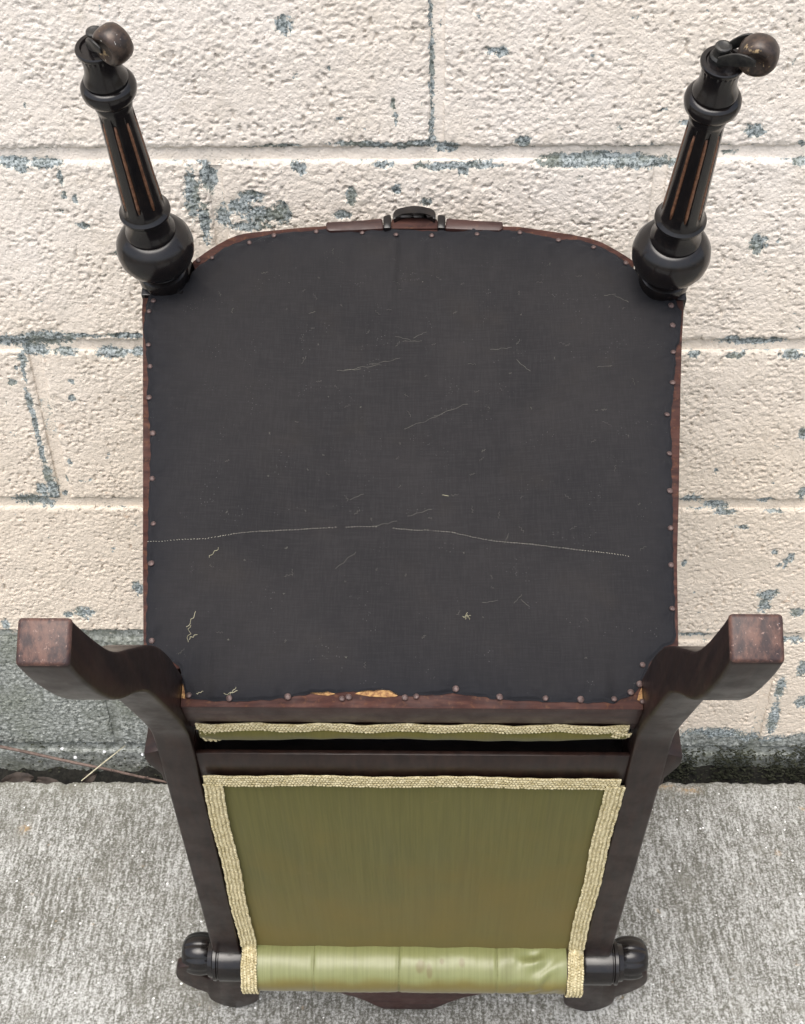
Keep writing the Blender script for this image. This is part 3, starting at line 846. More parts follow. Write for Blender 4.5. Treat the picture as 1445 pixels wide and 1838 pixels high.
BD = Vector((0, -0.2014, -0.9795)).normalized()
BN = Vector((0, -0.9795, 0.2014)).normalized()
B0 = Vector((0, 0.0029, -0.0116))


def bk(x, s, off):
    """a point on the back: x across, s from the seat to the crest, off out of its rear face"""
    p = B0 + BD * s + BN * off
    return (x - 0.013 * max(0, s - 0.0576), p.y, p.z)


def prism(poly, f0, f1):
    """poly of 2-D points extruded between two mappings"""
    n = len(poly)
    V = [f0(a, b) for a, b in poly] + [f1(a, b) for a, b in poly]
    F = [tuple(range(n)), tuple(range(2 * n - 1, n - 1, -1))]
    for i in range(n):
        j = (i + 1) % n
        F.append((i, n + i, n + j, j))
    return V, F


def sprism(poly, n0, n1):
    return prism(poly, lambda a, b: (a, b, n0), lambda a, b: (a, b, n1))


def bprism(poly, o0, o1):
    return prism(poly, lambda a, b: bk(a, b, o0), lambda a, b: bk(a, b, o1))


def smooth_poly(poly, sub_=4, closed=True):
    n = len(poly)
    out = []
    rngi = range(n) if closed else range(n - 1)
    for i in rngi:
        p0 = poly[(i - 1) % n] if closed or i > 0 else poly[i]
        p1, p2 = poly[i], poly[(i + 1) % n]
        p3 = poly[(i + 2) % n] if closed or i + 2 < n else p2
        for k in range(sub_):
            t = k / sub_
            out.append(tuple(0.5 * (2 * b + (c - a) * t + (2 * a - 5 * b + 4 * c - d) * t * t + (3 * b - a - 3 * c + d) * t ** 3)
                             for a, b, c, d in zip(p0, p1, p2, p3)))
    if not closed:
        out.append(tuple(poly[-1]))
    return out


up_raw = lambda f: 1 if f.normal.z > 0.7 else 0

# --- seat frame
TH = -0.052
rail = part(mesh_pd('rear_rail', *sprism([(-0.1668, -0.0006), (0.1668, -0.0006), (0.1668, 0.028), (-0.1668, 0.028)], 0.0, -0.0305),
             bevel=0.0012, mats=[M_RED, M_RAW], matfn=up_raw, auto=True))
part(mesh_pd('rear_rail', *sprism([(-0.1668, 0.0035), (0.1668, 0.0035), (0.1668, 0.045), (-0.1668, 0.045)], -0.0308, TH), mat=M_RED))
sideL = [(-0.1945, 0.0235), (-0.1991, 0.0511), (-0.207, 0.1205), (-0.2122, 0.1695), (-0.2235, 0.2745), (-0.2296, 0.331), (-0.2330, 0.3544), (-0.2340, 0.3700)]
sideR = [(0.1930, 0.0235), (0.1960, 0.0511), (0.2010, 0.1205), (0.2066, 0.1706), (0.2170, 0.2748), (0.2232, 0.3308), (0.2265, 0.3544), (0.2275, 0.3680)]
for sl in (sideL, sideR):
    s = -1 if sl[0][0] < 0 else 1
    inner = [(x - s * 0.026, v) for x, v in sl]
    inner[0] = (s * 0.1678, 0.0300)
    poly = sl + inner[::-1]
    part(mesh_pd('side_rail', *sprism(poly, -0.0003, TH), bevel=0.0010, mats=[M_DARK, M_RAW], matfn=up_raw, auto=True))
fr = [(-0.1946, 0.4087), (-0.1789, 0.4242), (-0.1579, 0.4386), (-0.1312, 0.4436), (-0.0798, 0.4490), (-0.0134, 0.4500), (0.0774, 0.4484),
      (0.1042, 0.4450), (0.1523, 0.4345), (0.1755, 0.4200), (0.1893, 0.4079)]
fo = smooth_poly(fr, 3, closed=False)
poly = fo + [(x * 0.95, v - 0.028) for x, v in fo[::-1]]
part(mesh_pd('front_rail', *sprism(poly, 0.0002, TH), bevel=0.0010, mats=[M_RED, M_RAW], matfn=up_raw, auto=True))
for s, cx, cy in ((-1, -0.2167, 0.3903), (1, 0.2114, 0.3848)):
    w = 0.0187
    poly = [(cx - w, cy - w), (cx + w, cy - w), (cx + w + 0.004, cy + w), (cx + 0.4 * w, cy + w + 0.002), (cx - 0.4 * w, cy + w + 0.002), (cx - w, cy + w * 0.6)]
    if s > 0:
        poly = [(2 * cx - x, v) for x, v in poly[::-1]]
    part(mesh_pd('corner_block', *sprism(poly, 0.0012, TH), bevel=0.0015, mat=M_EBONY, auto=True))

for P in ([(-0.0735, 0.0105), (-0.066, 0.0090), (-0.060, 0.0086), (-0.055, 0.0100), (-0.060, 0.0116), (-0.068, 0.0118)],
          [(-0.0410, 0.0100), (-0.030, 0.0082), (-0.020, 0.0076), (-0.012, 0.0080), (-0.0085, 0.0095), (-0.013, 0.0128), (-0.024, 0.0132), (-0.036, 0.0124)],
          [(-0.1664, 0.0060), (-0.1635, 0.0056), (-0.1648, 0.0130), (-0.1664, 0.0180)],
          [(0.1664, 0.0050), (0.1625, 0.0066), (0.1640, 0.0120), (0.1664, 0.0160)]):
    sub(mesh_pd('torn_patch', *sprism(P, 0.0006, -0.0010), mat=M_TORN), rail)

# ornament on the front rail: two arms, two knuckles and an arch
arm = [(-0.0794, 0.4497), (-0.0560, 0.4512), (-0.0300, 0.4540), (-0.0285, 0.4420), (-0.0560, 0.4402), (-0.0760, 0.4395), (-0.0790, 0.4415)]
mirror = lambda P, c=-0.0016: [(2 * c - x, v) for x, v in P[::-1]]
knu = [(-0.0290, 0.4546), (-0.0250, 0.4562), (-0.0222, 0.4562), (-0.0218, 0.4412), (-0.0285, 0.4408)]
arch = smooth_poly([(-0.0205, 0.4560), (-0.0190, 0.4600), (-0.0140, 0.4632), (-0.0016, 0.4656), (0.0108, 0.4632), (0.0158, 0.4600), (0.0173, 0.4560)], 4, False)
archin = smooth_poly([(-0.0195, 0.4500), (-0.0120, 0.4548), (-0.0016, 0.4560), (0.0088, 0.4548), (0.0163, 0.4500)], 4, False)
orn = part(mesh_pd('front_ornament', *sprism(arch + archin[::-1], 0.0075, -0.036), bevel=0.0010, mat=M_EBONY, auto=True))
for P in (arm, mirror(arm)):
    sub(mesh_pd('carved_arm', *sprism(P, 0.0045, -0.030), bevel=0.0014, mat=M_RED, auto=True), orn)
for P in (knu, mirror(knu)):
    sub(mesh_pd('knuckle', *sprism(P, 0.0065, -0.034), bevel=0.0012, mat=M_EBONY, auto=True), orn)
sub(mesh_pd('backing', *sprism([(-0.024, 0.444), (0.021, 0.444), (0.018, 0.4545), (-0.0016, 0.4575), (-0.021, 0.4545)], 0.0020, -0.030), mats=[M_RED, M_RAW], matfn=up_raw), orn)

# --- upholstered seat (its padded top faces the wall and the floor)
ring = [(-0.155, 0.006), (-0.160, 0.05)] + [(x * 0.965, v) for x, v in sideL[1:]] + [(-0.225, 0.405)] + fr + [(0.220, 0.400)] + [(x * 0.965, v) for x, v in sideR[:0:-1]] + [(0.160, 0.05), (0.155, 0.006)]
ring = smooth_poly(ring, 1)
V, F = [], []
prof = [(1.0, TH - 0.0005), (1.035, TH - 0.018), (1.045, TH - 0.034), (1.0, TH - 0.052), (0.85, TH - 0.068), (0.55, TH - 0.080), (0.2, TH - 0.084)]
cxr, cvr = 0.0, 0.235
for sc, nn in prof:
    for x, v in ring:
        V.append((cxr + (x - cxr) * sc, max(0.0365, cvr + (v - cvr) * sc * (1.01 if v > 0.3 else 1.0)), nn))
nr = len(ring)
for i in range(len(prof) - 1):
    for k in range(nr):
        k2 = (k + 1) % nr
        F.append((i * nr + k, i * nr + k2, (i + 1) * nr + k2, (i + 1) * nr + k))
F.append(tuple((len(prof) - 1) * nr + k for k in range(nr)))
part(mesh_pd('seat_cushion', V, F, mat=M_SILK, smooth=True))

# strip of silk hanging below the gimp at the back of the seat
nx, nz = 120, 12
xs = np.linspace(-0.160, 0.160, nx)
tt = np.linspace(0, 1, nz)
X, T = np.meshgrid(xs, tt)
low = -0.0605 - 0.0055 * sstep(-0.05, -0.12, X) * sstep(-0.160, -0.145, X) - 0.0045 * np.exp(-((X - 0.07) / 0.045) ** 2) + 0.005 * sstep(0.11, 0.15, X)
Nn = -0.0440 + (low + 0.0440) * T
Vv = -0.0012 - 0.0022 * np.sin(np.pi * np.minimum(T, 0.9)) + 0.006 * sstep(0.75, 1, T) + 0.0006 * perlin(X / 0.02, T * 2, 5)
o = part(mesh_np('seat_back_silk', np.stack([X, Vv, Nn], -1).reshape(-1, 3), grid_faces(nx, nz), M_SILK,
                 attrs={'stain_shade': np.full(nx * nz, 0.35), 'spot': np.zeros(nx * nz)}))
md = o.modifiers.new('thickness', 'SOLIDIFY')
md.thickness = 0.0012


# --- braided gimp
def blob(c, d, w, h, nrm):
    """a low-poly bead: centre, half-length vector, half width, half height, normal"""
    c, d, nrm = Vector(c), Vector(d), Vector(nrm).normalized()
    s = d.cross(nrm).normalized() * w
    u = nrm * h
    V = [c - d, c + d]
    for k in range(6):
        a = math.pi * 2 * k / 6
        V.append(c + s * math.cos(a) + u * math.sin(a) + d * 0.1)
    F = []
    for k in range(6):
        k2 = (k + 1) % 6
        F.append((0, 2 + k2, 2 + k))
        F.append((1, 2 + k, 2 + k2))
    return [tuple(v) for v in V], F


def gimp(path, nrms, width, rows=4, pitch=0.0027):
    P = [Vector(p) for p in path]
    Nn = [Vector(n).normalized() for n in nrms]
    seg = [0]
    for i in range(len(P) - 1):
        seg.append(seg[-1] + (P[i + 1] - P[i]).length)

    def at(t):
        for i in range(len(P) - 1):
            if t <= seg[i + 1] or i == len(P) - 2:
                f = (t - seg[i]) / (seg[i + 1] - seg[i])
                p = P[i].lerp(P[i + 1], f)
                d = (P[i + 1] - P[i]).normalized()
                n = Nn[i].lerp(Nn[i + 1], f).normalized()
                return p, d, n
    V, F = [], []
    ph = random.random() * 9
    # backing tape
    nst = max(8, int(seg[-1] / 0.006))
    for i in range(nst + 1):
        p, d, n = at(seg[-1] * i / nst)
        s = d.cross(n).normalized()
        wob = 0.0005 * math.sin(i * 1.7 + ph)
        for q in (-0.42, 0.42):
            V.append(tuple(p + s * (q * width + wob) + n * 0.0006))
        for q in (0.42, -0.42):
            V.append(tuple(p + s * (q * width + wob) - n * 0.0004))
    for i in range(nst):
        for k in range(4):
            k2 = (k + 1) % 4
            F.append((i * 4 + k, i * 4 + k2, i * 4 + 4 + k2, i * 4 + 4 + k))
    cnt = int(seg[-1] / pitch)
    for r in range(rows):
        lat = (r + 0.5) / rows - 0.5
        sg = 1 if r % 2 else -1
        for k in range(cnt):
            t = (k + 0.5 + 0.5 * (r % 2)) * pitch + random.uniform(-0.00025, 0.00025)
            if t > seg[-1]:
                continue
            p, d, n = at(t)
            s = d.cross(n).normalized()
            wob = 0.00025 * math.sin(t * 260 + ph) + random.uniform(-0.0002, 0.0002)
            dirv = (d * 0.84 + s * (0.55 * sg)).normalized()
            a = random.uniform(0.85, 1.15)
            b, f = blob(p + s * (lat * width + wob) + n * (0.0009 + random.uniform(-0.0002, 0.0003)), dirv * (pitch * 0.78 * a), width / rows * 0.46, 0.0009, n)
            i0 = len(V)
            V += b
            F += [tuple(i + i0 for i in q) for q in f]
    return V, F


def gimp_part(name, path, nrms, width, rows=4, pitch=0.0027):
    V, F = gimp(path, nrms, width, rows, pitch)
    return part(mesh_pd(name, V, F, mat=M_GIMP, smooth=True))


xs = [-0.161 + 0.322 * i / 40 for i in range(41)]
gimp_part('seat_gimp', [(x, -0.0016 - 0.0008 * math.sin(i * 0.9), -0.0375 - 0.0004 * math.sin(i * 0.5)) for i, x in enumerate(xs)], [(0, -1, 0.12)] * 41, 0.0112)
gimp_part('seat_gimp', [(-0.1540, -0.0022, -0.0445), (-0.1530, -0.0025, -0.055), (-0.1515, -0.002, -0.066)], [(0, -1, 0.1)] * 3, 0.0135)
gimp_part('seat_gimp', [(0.1500, -0.0026, -0.0440), (0.1560, -0.0030, -0.0470), (0.1625, -0.0022, -0.0500)], [(0, -1, 0.1)] * 3, 0.0090, 3)


# --- rear legs and stiles
def post_loft(st, x_in, x_out, side, mats, matfn, name, bev):
    V, F = [], []
    for i, (f, r) in enumerate(st):
        xi, xo = x_in(r, i), x_out(r, i)
        V += [(side * xi, f[0], f[1]), (side * xo, f[0], f[1]), (side * xo, r[0], r[1]), (side * xi, r[0], r[1])]
    n = len(st)
    for i in range(n - 1):
        for k in range(4):
            k2 = (k + 1) % 4
            F.append((i * 4 + k, i * 4 + k2, i * 4 + 4 + k2, i * 4 + 4 + k))
    F.append((0, 1, 2, 3))
    F.append(tuple((n - 1) * 4 + k for k in range(4))[::-1])
    return mesh_pd(name, V, F, bevel=bev, seg=3, mats=mats, matfn=matfn, auto=True, nobev=range((n - 1) * 4, n * 4))


LF = [(-0.0525, 0.2650), (-0.0495, 0.2430), (-0.0430, 0.2080), (-0.0340, 0.1780), (-0.0140, 0.1380), (0.0070, 0.0940), (0.0175, 0.0560), (0.0205, 0.0280), (0.0250, -0.0100), (0.0330, -0.0400), (0.0335, -0.0680)]
LR = [(-0.0765, 0.2570), (-0.0745, 0.2310), (-0.0670, 0.1900), (-0.0560, 0.1570), (-0.0380, 0.1220), (-0.0265, 0.0940), (-0.0205, 0.0620), (-0.0150, 0.0260), (-0.0092, -0.0130), (-0.0065, -0.0420), (-0.0107, -0.0676)]
st0 = list(zip(smooth_poly(LF, 4, False), smooth_poly(LR, 4, False)))
for side in (-1, 1):
    spl = lambda r, i: 0.1668 + (0.0095 if side < 0 else 0.0045) * (max(0, r[1]) / 0.26) ** 1.4
    spo = lambda r, i: 0.1945 + (0.0105 if side < 0 else 0.0050) * (max(0, r[1]) / 0.26) ** 1.4
    st = [tuple((v + (0.006 if side > 0 else 0.002) * (max(0, n_) / 0.26) ** 1.5, n_) for v, n_ in pr_) for pr_ in st0]
    leg = part(post_loft(st, spl, spo, side, [M_DARK], None, 'rear_leg', 0.0022))
    # worn end of the foot
    a, b = st[0]
    xi, xo = spl(b, 0), spo(b, 0)
    nrm = Vector((0, -(b[1] - a[1]), (b[0] - a[0]))).normalized()
    if nrm.z < 0:
        nrm = -nrm
    q = []
    for (fx, fv) in ((-0.006, -0.006), (1.006, -0.006), (1.006, 1.006), (-0.006, 1.006)):
        q.append(Vector((side * (xi + (xo - xi) * fx), a[0] + (b[0] - a[0]) * fv, a[1] + (b[1] - a[1]) * fv)))
    V = [tuple(p - nrm * 0.0045) for p in q] + [tuple(p + nrm * 0.0006) for p in q]
    F = [(0, 1, 2, 3), (4, 5, 6, 7), (0, 1, 5, 4), (1, 2, 6, 5), (2, 3, 7, 6), (3, 0, 4, 7)]
    e = sub(mesh_pd('foot_end', V, F, bevel=0.0024, seg=3, mat=M_FOOT, auto=True), leg)
    e['label'] = 'scuffed brown end of the rear foot'
    # stile
    sts = []
    for s in np.linspace(0.0576, 0.4460, 12):
        f = bk(0, s, -0.043)
        r = bk(0, s, 0.002)
        sts.append(((f[1], f[2]), (r[1], r[2]), r[0]))
    V, F = [], []
    for f, r, dx in sts:
        V += [(side * 0.1668 + dx, f[0], f[1]), (side * 0.1945 + dx, f[0], f[1]), (side * 0.1945 + dx, r[0], r[1]), (side * 0.1668 + dx, r[0], r[1])]
    n = len(sts)
    for i in range(n - 1):
        for k in range(4):
            k2 = (k + 1) % 4
            F.append((i * 4 + k, i * 4 + k2, i * 4 + 4 + k2, i * 4 + 4 + k))
    F += [(0, 1, 2, 3), tuple((n - 1) * 4 + k for k in range(4))[::-1]]
    stile = part(mesh_pd('stile', V, F, bevel=0.0022, seg=3, mat=M_DARK, auto=True, nobev=(0, 1, 2, 3)))
    brk = [(0.1935, 0.060), (0.2062, 0.0650), (0.2062, 0.0740), (0.2040, 0.0815), (0.1970, 0.0960), (0.1966, 0.1065), (0.1935, 0.1115)]
    sub(mesh_pd('hip_bracket', *bprism([(side * x, s) for x, s in brk], 0.0005, -0.030), bevel=0.0010, mat=M_DARK, auto=True), stile)

# --- lower back rail
part(mesh_pd('lower_back_rail', *bprism([(-0.1668, 0.0670), (0.1668, 0.0670), (0.1668, 0.108), (-0.1668, 0.108)], -0.0012, -0.0055), bevel=0.0010, mat=M_DARK, auto=True))

part(mesh_pd('slot_shade_rail', *bprism([(-0.1666, 0.094), (0.1666, 0.094), (0.1666, 0.110), (-0.1666, 0.110)], -0.0057, -0.0370), mat=M_EBONY))  # dark rail added and set back so the slot reads as shade
part(mesh_pd('slot_shade_board', *sprism([(-0.1900, 0.0300), (0.1900, 0.0300), (0.1900, 0.0345), (-0.1900, 0.0345)], TH - 0.0004, -0.122), mat=M_EBONY))  # board added to block light behind the slot and keep it dark

# --- silk back panel
nx, ns = 140, 120
xs = np.linspace(-0.160, 0.160, nx)
ss = np.linspace(0.100, 0.450, ns)
X, Sg = np.meshgrid(xs, ss)
off = 0.0004 + 0.0022 * np.clip(1 - (X / 0.16) ** 4, 0, 1) * np.sin(np.pi * np.clip((Sg - 0.1) / 0.35, 0, 1)) + 0.0009 * perlin(X / 0.03, Sg / 0.16, 3) + 0.0003 * perlin(X / 0.009, Sg / 0.2, 4)
P = np.array([bk(x, s, o_) for x, s, o_ in zip(X.ravel(), Sg.ravel(), off.ravel())])
stain_shade = 0.75 * sstep(0.16, 0.46, Sg + 0.05 * sstep(-0.05, 0.10, X)) + 0.14 * fbm(X / 0.05, Sg / 0.05, 6, 3) + 0.16
part(mesh_np('back_panel', P, grid_faces(nx, ns), M_SILK, attrs={'stain_shade': np.clip(stain_shade, 0, 1), 'spot': np.zeros_like(X)}))
# padded front of the back, towards the wall
V, F = [], []
fr_ = [(1.0, -0.027), (1.0, -0.040), (0.92, -0.055), (0.6, -0.063)]
rect = smooth_poly([(-0.160, 0.145), (0.160, 0.145), (0.163, 0.285), (0.163, 0.46), (-0.163, 0.46), (-0.163, 0.285)], 4)
for sc, of_ in fr_:
    V += [bk(x * sc, 0.285 + (s - 0.285) * sc, of_) for x, s in rect]
nr = len(rect)
for i in range(len(fr_) - 1):
    for k in range(nr):
        F.append((i * nr + k, i * nr + (k + 1) % nr, (i + 1) * nr + (k + 1) % nr, (i + 1) * nr + k))
F += [tuple(range(nr)), tuple((len(fr_) - 1) * nr + k for k in range(nr))]
part(mesh_pd('back_cushion', V, F, mat=M_SILK, smooth=True))

# --- silk roll along the crest
RS, RO, RR = 0.4525, 0.0080, 0.0262
nx, na = 220, 56
xs = np.linspace(-0.1500, 0.1500, nx)
an = np.linspace(math.radians(-150), math.radians(130), na)      # 0 = straight out of the back, positive towards the crest
X, A = np.meshgrid(xs, an)
rad = RR + 0.0005 * perlin(X / 0.03, A * 1.2, 11) + 0.00025 * perlin(X / 0.006, A * 0.8, 12)
pull = [-0.0938, -0.0118, 0.0832]
for px in pull:
    rad -= 0.0009 * np.exp(-((X - px) / 0.0018) ** 2)
rad += 0.0011 * np.exp(-((A - 1.2) / 0.5) ** 2) * perlin(X / 0.022, A * 0 + 0.5, 13)
wr = np.exp(-((X - 0.122) / 0.022) ** 2)
rad += wr * (0.0032 * perlin((X + 0.018 * A) / 0.016, A * 1.6, 14))
rad -= 0.0030 * np.exp(-(((X - 0.118) / 0.014) ** 2 + ((A + 1.55) / 0.16) ** 2))
rad -= 0.0022 * np.exp(-(((X - 0.132 + 0.012 * (A + 0.7)) / 0.005) ** 2 + ((A + 0.6) / 0.35) ** 2))
P = np.array([bk(x, RS + r * math.sin(a), RO + r * math.cos(a)) for x, a, r in zip(X.ravel(), A.ravel(), rad.ravel())])
spot = np.zeros_like(X)
for sx, sa, w1, w2 in ((0.0095, -1.10, 0.005, 0.26), (0.018, -0.95, 0.0035, 0.30), (0.049, -1.25, 0.0035, 0.18), (0.030, -1.3, 0.0025, 0.14)):
    spot = np.maximum(spot, 0.95 - 0.5 * (((X - sx) / w1) ** 2 + ((A - sa) / w2) ** 2))
stain_shade = 0.02 + 1.15 * sstep(-0.95, -0.1, A + 0.22 * perlin(X / 0.03, A * 0, 15))  # shading of the roll's lower half, painted in as gold-brown by angle
roll = part(mesh_np('silk_roll', P, grid_faces(nx, na)[:, ::-1], M_SILK_LIT, attrs={'stain_shade': stain_shade, 'spot': np.clip(spot, 0, 1)}))
for px in pull:
    for dx in (0.0, 0.0012):
        pts = [bk(px + dx * (0.4 + (i / 20) ** 3 * 2), RS + (RR - 0.0006) * math.sin(a), RO + (RR - 0.0006) * math.cos(a)) for i, a in enumerate(np.linspace(-2.3, 0.9, 21))]
        sub(mesh_pd('tie_thread', *tube(pts, 0.00022, 5), mat=M_GTHREAD, smooth=True), roll)

# gimp round the back panel and over the roll
gimp_part('back_gimp', [bk(-0.1640 + 0.3270 * i / 40, 0.1015 + 0.0010 * math.sin(i * 0.45) + 0.003 * max(0, i - 30) / 10, 0.002) for i in range(41)], [tuple(BN)] * 41, 0.0165, 5, 0.0026)
for side in (-1, 1):
    pth, nm = [], []
    for i in range(22):
        s = 0.106 + (0.425 - 0.106) * i / 21
        pth.append(bk(side * (0.1583 + 0.0007 * math.sin(i * 0.6 + side)) + 0.0006, s, 0.0024))
        nm.append(tuple(BN))
    for a in np.linspace(-1.15, 1.05, 14):
        r = RR + 0.0012
        pth.append(bk(side * 0.1570 + 0.0010, RS + r * math.sin(a), RO + r * math.cos(a)))
        d = BD * math.sin(a) + BN * math.cos(a)
        nm.append(tuple(d))
    gimp_part('back_gimp', pth, nm, 0.0165, 5, 0.0027)

# --- crest rail, scrolls and ears
cr = [(-0.176, 0.5570), (-0.1104, 0.5590), (-0.0814, 0.5650), (-0.0643, 0.5770), (-0.0528, 0.5885), (-0.0442, 0.5999), (-0.0356, 0.6095), (0.0160, 0.6095),
      (0.0250, 0.6000), (0.0340, 0.5890), (0.0500, 0.5740), (0.0709, 0.5630), (0.0997, 0.5560), (0.166, 0.5530)]
cr = [(x + 0.0062, s) for x, s in cr]
poly = cr + [(0.172, 0.45), (-0.170, 0.45)]
part(mesh_pd('crest_rail', *bprism(poly, -0.0050, -0.030), bevel=0.0016, mat=M_CREST, auto=True))


def lathe_x(prof, f, segs=40, mod=None):
    """prof: (x, r) pairs turned about an axis along x; f maps (x, a, b) to chair space"""
    V, F = [], []
    for i, (x, r) in enumerate(prof):
        for k in range(segs):
            t = 2 * math.pi * k / segs
            rr = r * (mod(i, t) if mod else 1)
            V.append(f(x, rr * math.cos(t), rr * math.sin(t)))
    n = len(prof)
    for i in range(n - 1):
        for k in range(segs):
            k2 = (k + 1) % segs
            F.append((i * segs + k, i * segs + k2, (i + 1) * segs + k2, (i + 1) * segs + k))
    F += [tuple(range(segs))[::-1], tuple((n - 1) * segs + k for k in range(segs))]
    return V, F


for side in (-1, 1):
    pc = [(0.1600, 0.0190), (0.1670, 0.0214), (0.1925, 0.0214), (0.1935, 0.0198), (0.1945, 0.0198), (0.1955, 0.0212), (0.1985, 0.0212), (0.1998, 0.0185), (0.2040, 0.0175)]
    sc = part(mesh_pd('scroll_end', *lathe_x(pc, lambda x, a, b: bk(side * x + 0.004, 0.4625 + a, 0.0002 + b)), mat=M_EBONY, auto=True))
    pk = []
    for i in range(15):
        t = math.pi * (0.06 + 0.9 * i / 14)
        pk.append((0.2195 - 0.0190 * math.cos(t), 0.0225 * math.sin(t) ** 0.5))
    kn = sub(mesh_pd('knob', *lathe_x(pk, lambda x, a, b: bk(side * x + 0.003, 0.5060 + a, -0.0225 + b * 0.95), 96, lambda i, t: 1 + 0.055 * abs(math.cos(t * 4.5)) ** 0.6 - 0.04), mat=M_EBONY, smooth=True), sc)
    ear = [(0.2395, 0.5040), (0.2360, 0.4985), (0.2230, 0.4940), (0.2130, 0.4965), (0.2155, 0.5170), (0.2120, 0.5245), (0.2070, 0.5300), (0.2000, 0.5250), (0.1985, 0.5150), (0.1960, 0.4900),
           (0.1700, 0.4900), (0.1680, 0.5240), (0.1640, 0.5360), (0.1610, 0.5600), (0.1620, 0.5840), (0.1690, 0.5960), (0.1870, 0.6085), (0.2040, 0.6000), (0.2140, 0.5840), (0.2150, 0.5670),
           (0.2250, 0.5570), (0.2370, 0.5400), (0.2420, 0.5230)]
    ear = [(side * x, s) for x, s in smooth_poly(ear, 2)]
    sub(mesh_pd('ear_plate', *bprism(ear, -0.0042, -0.016), bevel=0.0020, mat=M_DARK, auto=True), sc)

# --- front legs
PROF = [(-0.004, 0.0205), (0.000, 0.0207), (0.004, 0.0214), (0.009, 0.0216), (0.0125, 0.0208), (0.0135, 0.0190), (0.0148, 0.0190), (0.0158, 0.0202), (0.0178, 0.0204), (0.0190, 0.0195),
        (0.0200, 0.0200), (0.0225, 0.0235), (0.0275, 0.0285), (0.0345, 0.0316), (0.0420, 0.0324), (0.0490, 0.0312), (0.0545, 0.0280), (0.0585, 0.0240), (0.0600, 0.0215),
        (0.0602, 0.0200), (0.0612, 0.0200), (0.0620, 0.0208), (0.0640, 0.0205), (0.0660, 0.0192), (0.0720, 0.0180), (0.0790, 0.0177), (0.0805, 0.0180),
        (0.0812, 0.0200), (0.0830, 0.0209), (0.0850, 0.0208), (0.0868, 0.0190), (0.0885, 0.0176), (0.0920, 0.0171),
        (0.0960, 0.0168), (0.1010, 0.0165), (0.1260, 0.0155), (0.1510, 0.0147), (0.1760, 0.0138), (0.1860, 0.0134), (0.1925, 0.0132), (0.1950, 0.0135), (0.1965, 0.0142), (0.1990, 0.0143), (0.2010, 0.0140), (0.2020, 0.0146),
        (0.2045, 0.0172), (0.2080, 0.0198), (0.2120, 0.0206), (0.2155, 0.0202), (0.2180, 0.0186), (0.2190, 0.0168), (0.2192, 0.0155), (0.2202, 0.0155), (0.2210, 0.0163), (0.2225, 0.0162),
        (0.2250, 0.0148), (0.2300, 0.0136), (0.2360, 0.0132), (0.2415, 0.0135), (0.2430, 0.0140), (0.2455, 0.0140), (0.2462, 0.0152), (0.2478, 0.0158), (0.2492, 0.0157), (0.2500, 0.0150),
        (0.2500, 0.0122), (0.2492, 0.0117), (0.2484, 0.0112), (0.2484, 0.0050), (0.2484, 0.0006)]


